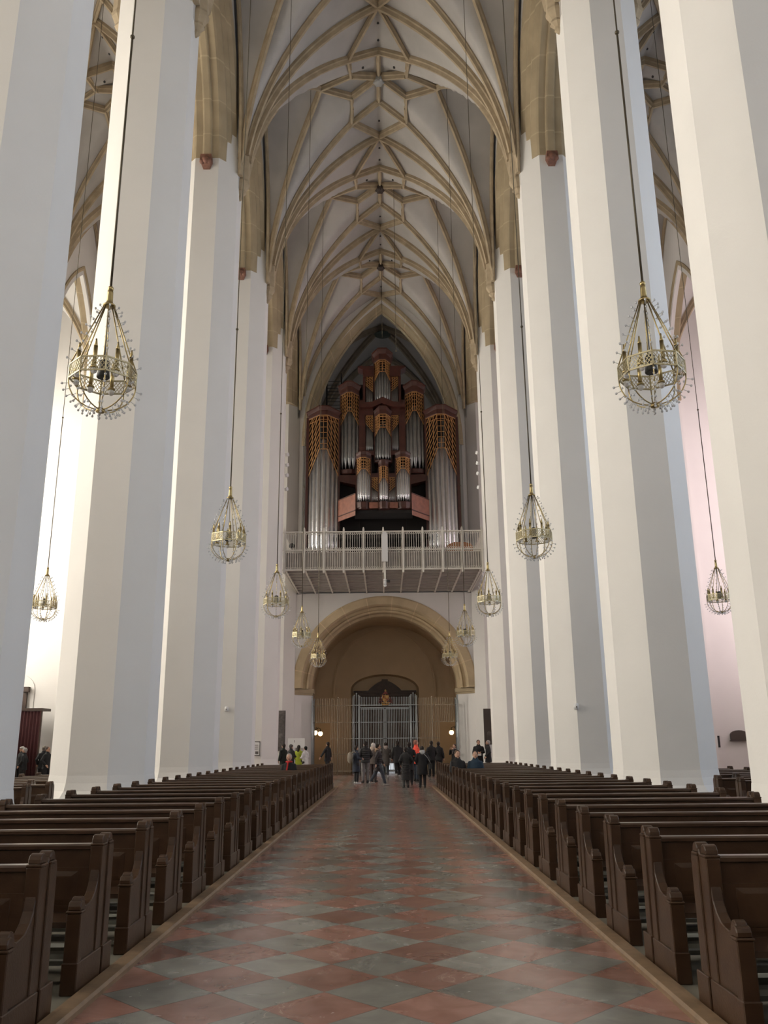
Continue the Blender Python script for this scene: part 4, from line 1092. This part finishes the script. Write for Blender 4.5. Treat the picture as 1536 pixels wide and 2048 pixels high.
    # shoes
    for s_ in (-1,1):
        an=A[s_][2]; m=MB(); m.caps_(V(an[0],an[1]-.035,max(an[2]-.045,.045)),.045*k,V(an[0]+s_*.015,an[1]+.17,max(an[2]-.055,.038)),.037*k); m.caps_(V(an[0],an[1]-.01,an[2]),.05*k,V(an[0],an[1],an[2]+.03),.05*k)
        m.build('shoe',cloth(shoes),t)
    # coat: elliptical torso + sleeves + skirt
    m=MB()
    def ring(z_,a,b2,yo=0,n=20): return [V(a*math.cos(2*PI*i/n),yo+b2*math.sin(2*PI*i/n),z_) for i in range(n)]
    bk=bulk
    if seated: rs=[ring(hip-.08,.17*bk,.15),ring(hip+.12,.19*bk,.145),ring(sh-.18,.21*bk,.145),ring(sh-.02,.185*bk,.11),ring(sh+.05,.095,.08),ring(sh+.115,.078,.078)]
    else: rs=[ring(hem-.0,.215*bk,.175,0),ring(hem+.06,.21*bk,.17),ring(max(hip+.05,hem+.1),.19*bk,.145),ring(sh-.28,.185*bk,.135),ring(sh-.12,.205*bk,.135),ring(sh-.03,.185*bk,.11),ring(sh+.02,.14*bk,.095),ring(sh+.05,.095,.08),ring(sh+.115,.078,.078)]
    m.loft(rs,True,True,True)
    for s_ in (-1,1):
        _,_,_,shp,el,wr=A[s_]; W=Vector(wr)+(Vector(el)-Vector(wr))*.08
        m.caps_(V(shp[0]*.94,shp[1],shp[2]-.055),.068*k*bk,V(*el),.058*k*bk); m.caps_(V(*el),.062*k*bk,V(*W),.050*k*bk)
    if puffy:
        for i in range(8):
            z_=hem+.08+i*.085
            if z_<sh-.08: 
                m.loft([ring(z_-.03,.19*bk,.15),ring(z_,.215*bk,.172),ring(z_+.03,.19*bk,.15)],True,True,True)
    o=m.build('coat',cloth(coat),t); remesh(o,.018)
    if seated:
        m=MB()
        for s_ in (-1,1): m.caps_(V(s_*.1,0,hip),.12*k,V(s_*.12,.35,hip+.01),.1*k)
        o=m.build('coat_skirt',cloth(coat),t); remesh(o,.02)
    if hood:
        m=MB()
        for i in range(10):
            a0=2*PI*i/10;a1=2*PI*(i+1)/10
            P=lambda a: V(.105*math.cos(a),-.045+.085*math.sin(a),nk+.035+.035*-math.sin(a)); m.caps_(P(a0),.035*k,P(a1),.035*k,8)
        m.sphere(V(0,-.11,nk-.01),.085*k,10,7,(1.2,.7,1)); o=m.build('hood',cloth(hood),t); remesh(o,.016)
    if scarf:
        m=MB()
        for i in range(10):
            a0=2*PI*i/10;a1=2*PI*(i+1)/10
            P=lambda a: V(.085*math.cos(a),.01+.075*math.sin(a),nk+.01); m.caps_(P(a0),.032*k,P(a1),.032*k,8)
        m.caps_(V(.02,.10,nk),.03*k,V(.05,.16,nk-.25),.028*k); o=m.build('scarf',cloth(scarf),t); remesh(o,.014)
    m=MB()
    hc=cap if cap else hair
    m.sphere(V(0,-.022,hd+.038),.112*k,16,10,(.84,.92,.98))
    if cap: m.sphere(V(0,.005,hd+.07),.105*k,14,8,(.88,1.0,.62))
    if long_hair: m.caps_(V(0,-.06,hd+.01),.085*k,V(0,-.085,nk-.03),.07*k)
    else: m.sphere(V(0,-.05,hd-.02),.075*k,10,8,(.95,.8,1))
    m.build('knit_hat' if cap else 'hair',cloth(hc),t)
    return t
BK=(.010,.010,.012); DK=(.02,.019,.02); NV=(.012,.018,.035)
W_=PI
# group in the aisle
person('person in a dark navy coat with a tan backpack at left of aisle group',-1.28,39.3,-PI/2*.7,1.62,NV,BK,hem=.55,arms='front',shoes=(.5,.5,.5))
person('tall person in a black padded jacket and grey trousers among the aisle group',-.9,40.3,.3,1.82,DK,(.16,.15,.15),hem=.85,puffy=True,arms='pockets')
person('person with a pale hat and cream collar behind the walking woman',-.55,41.2,-.4,1.74,(.10,.08,.07),(.06,.04,.04),cap=(.62,.58,.54),hood=(.5,.4,.33),arms='front')
person('woman striding in a dark puffer coat with beige fur hood',-.28,37.4,-PI/2,1.68,(.03,.024,.026),(.05,.06,.08),hem=.62,stride=.75,hood=(.42,.29,.2),puffy=True,shoes=(.35,.33,.32))
person('person in a grey-brown coat with fur collar facing the grille',.03,47.4,.0,1.78,(.075,.065,.06),(.05,.06,.07),hem=.6,hood=(.35,.3,.27),arms='pockets',shoes=(.5,.5,.5))
person('man in a black coat facing the grille with legs apart',.66,47.2,.15,1.84,BK,BK,hem=.7,stride=.3,bulk=1.08,shoes=(.4,.4,.4))
person('person in a long quilted black coat at the front of the right aisle group',.84,35.5,.2,1.55,DK,(.07,.07,.07),hem=.32,puffy=True,arms='pockets')
person('person in black behind the long quilted coat',1.05,38.0,-.1,1.76,BK,BK,hem=.6,arms='pockets')
person('person with light red hair wearing a bright orange-red jacket',1.46,41.3,-1.2,1.86,(.80,.085,.05),(.03,.04,.06),hem=.75,hair=(.30,.14,.10),puffy=True,arms='front')
person('person in a black coat with a white shawl at the right of the aisle group',1.5,35.4,.1,1.58,BK,BK,hem=.55,hood=(.50,.50,.50),bulk=1.15,arms='pockets')
t=thing('shoulder_bag','small black shoulder bag worn by the person with the white shawl','bag',(1.83,35.35,0))
m=MB(); m.box(-.06,.06,-.14,.14,.72,.92); m.build('bag_body',BLACK,t); m=MB(); m.tube([(0,-.1,.92),(-.12,-.17,1.15),(-.3,-.16,1.34)],.012,6); m.build('strap',cloth((.25,.25,.25)),t)
t=thing('backpack','tan backpack on the back of the person in navy','backpack',(-1.56,39.2,0),-PI/2*.7)
m=MB(); m.sphere((0,0,1.12),.2,12,9,(.85,.55,1.25)); m.build('pack',cloth((.22,.19,.15)),t); m=MB()
for s_ in (-1,1): m.tube([(s_*.1,.05,1.33),(s_*.12,.16,1.38),(s_*.13,.3,1.28)],.02,6)
m.build('shoulder_straps',cloth((.3,.27,.2)),t)
# beyond the grille on the right
person('dark figure behind the grille right of the orange jacket',2.5,47.6,.3,1.84,BK,BK,arms='pockets')
person('second dark figure beyond the bars further right',2.95,48.4,-.4,1.80,BK,BK,arms='down')
person('person with pale face scarf holding a phone near the right passage',3.75,47.5,W_*.8,1.66,DK,BK,arms='phone',scarf=(.35,.3,.27),long_hair=True)
# left side
person('man in black striding through the left passage with one arm out',-3.25,49.6,W_/2*.6,1.84,BK,BK,hem=.78,arms='reach',stride=.5)
person('person in white coat with short black hair beside the left pews',-4.05,44.6,.9,1.62,(.78,.77,.75),DK,hem=.55,hair=(.01,.01,.01),arms='front')
person('person with black long hair and lime green jacket in the left group',-4.55,46.3,-.3,1.68,(.34,.40,.03),DK,hem=.7,long_hair=True,arms='pockets')
person('person with grey flat cap and dark coat in the left group',-4.85,45.3,-.7,1.72,DK,BK,hem=.7,cap=(.10,.09,.085),arms='front')
person('person in a dark green-black coat at the far left of the left group',-5.35,46.2,.8,1.76,(.014,.02,.016),BK,hem=.6,arms='down')
person('grey-haired seated person with a red scarf in the left pews',-2.92,26.97,W_,1.66,BK,BK,hair=(.32,.29,.27),scarf=(.45,.02,.02),seated=True,arms='lap',z=.13)
person('crouched small dark-haired person behind the far end of the left pews',-5.85,46.9,W_/2,1.55,BK,BK,seated=True,arms='lap',z=.0)
# right side
person('man in black holding a white leaflet standing right of the arch',4.95,46.5,W_,1.86,BK,BK,hem=.7,arms='front',bulk=1.1)
t=MB().box(4.88,5.05,46.14,46.17,1.08,1.2).build('leaflet',WHITE); tag(t,'white leaflet in the hands of the man in black','leaflet')
person('grey-haired man in black facing left beside the bronze panel',5.42,46.2,W_/2,1.84,BK,BK,hem=.7,hair=(.34,.33,.32),arms='pockets',bulk=1.1)
person('seated person with brown hair and black jacket in the right pews',2.25,27.1,W_+.2,1.74,(.014,.014,.016),BK,hair=(.09,.055,.035),seated=True,arms='lap',z=.12)
person('seated person in a dark blue jacket looking down in the right pews',2.80,27.1,W_-.15,1.72,(.014,.035,.062),BK,hair=(.012,.01,.01),seated=True,arms='lap',z=.12)
# crowd in the left aisle
for i,(x,y,hh_,hr,cp,lb) in enumerate(((-15.0,38.6,1.74,(.16,.14,.12),None,'grey-brown haired'),(-15.6,38.0,1.66,(.3,.3,.3),None,'silver haired'),(-16.1,38.9,1.72,(.10,.08,.07),(.45,.45,.43),'pale hatted'),(-16.55,38.2,1.78,(.02,.02,.02),None,'black haired'),(-14.6,38.0,1.70,(.08,.06,.05),None,'brown haired'),(-14.4,39.3,1.62,(.4,.38,.36),None,'white haired'))):
    person('%s person in dark coat before the curtained booth'%lb,x,y,W_*(.2+.3*i),hh_,(.012,.014,.016),BK,hair=hr,cap=cp,arms='pockets')
# ------------------------------------------------------------------ world, camera, view
w=bpy.data.worlds.new('w'); sc.world=w; w.use_nodes=True
w.node_tree.nodes['Background'].inputs[0].default_value=(.6,.7,.9,1); w.node_tree.nodes['Background'].inputs[1].default_value=.3
F=1690; PI_=math.radians(15.47); RO=.0094
c,s=math.cos(PI_),math.sin(PI_)
f=Vector((0,c,s));u=Vector((0,-s,c));r=Vector((1,0,0))
r2=r*math.cos(RO)-u*math.sin(RO); u2=r*math.sin(RO)+u*math.cos(RO)
M=Matrix(((r2.x,u2.x,-f.x,.06),(r2.y,u2.y,-f.y,0),(r2.z,u2.z,-f.z,EYE),(0,0,0,1)))
cd=bpy.data.cameras.new('camera'); co=bpy.data.objects.new('camera',cd); col.objects.link(co); co.matrix_world=M
cd.sensor_fit='VERTICAL'; cd.sensor_height=36; cd.lens=F/2048*36; cd.clip_end=300; cd.clip_start=.05
sc.camera=co
vsn=sc.view_settings; vsn.view_transform='Standard'; vsn.look='None'; vsn.gamma=1; vsn.use_curve_mapping=False; vsn.exposure=-2.25
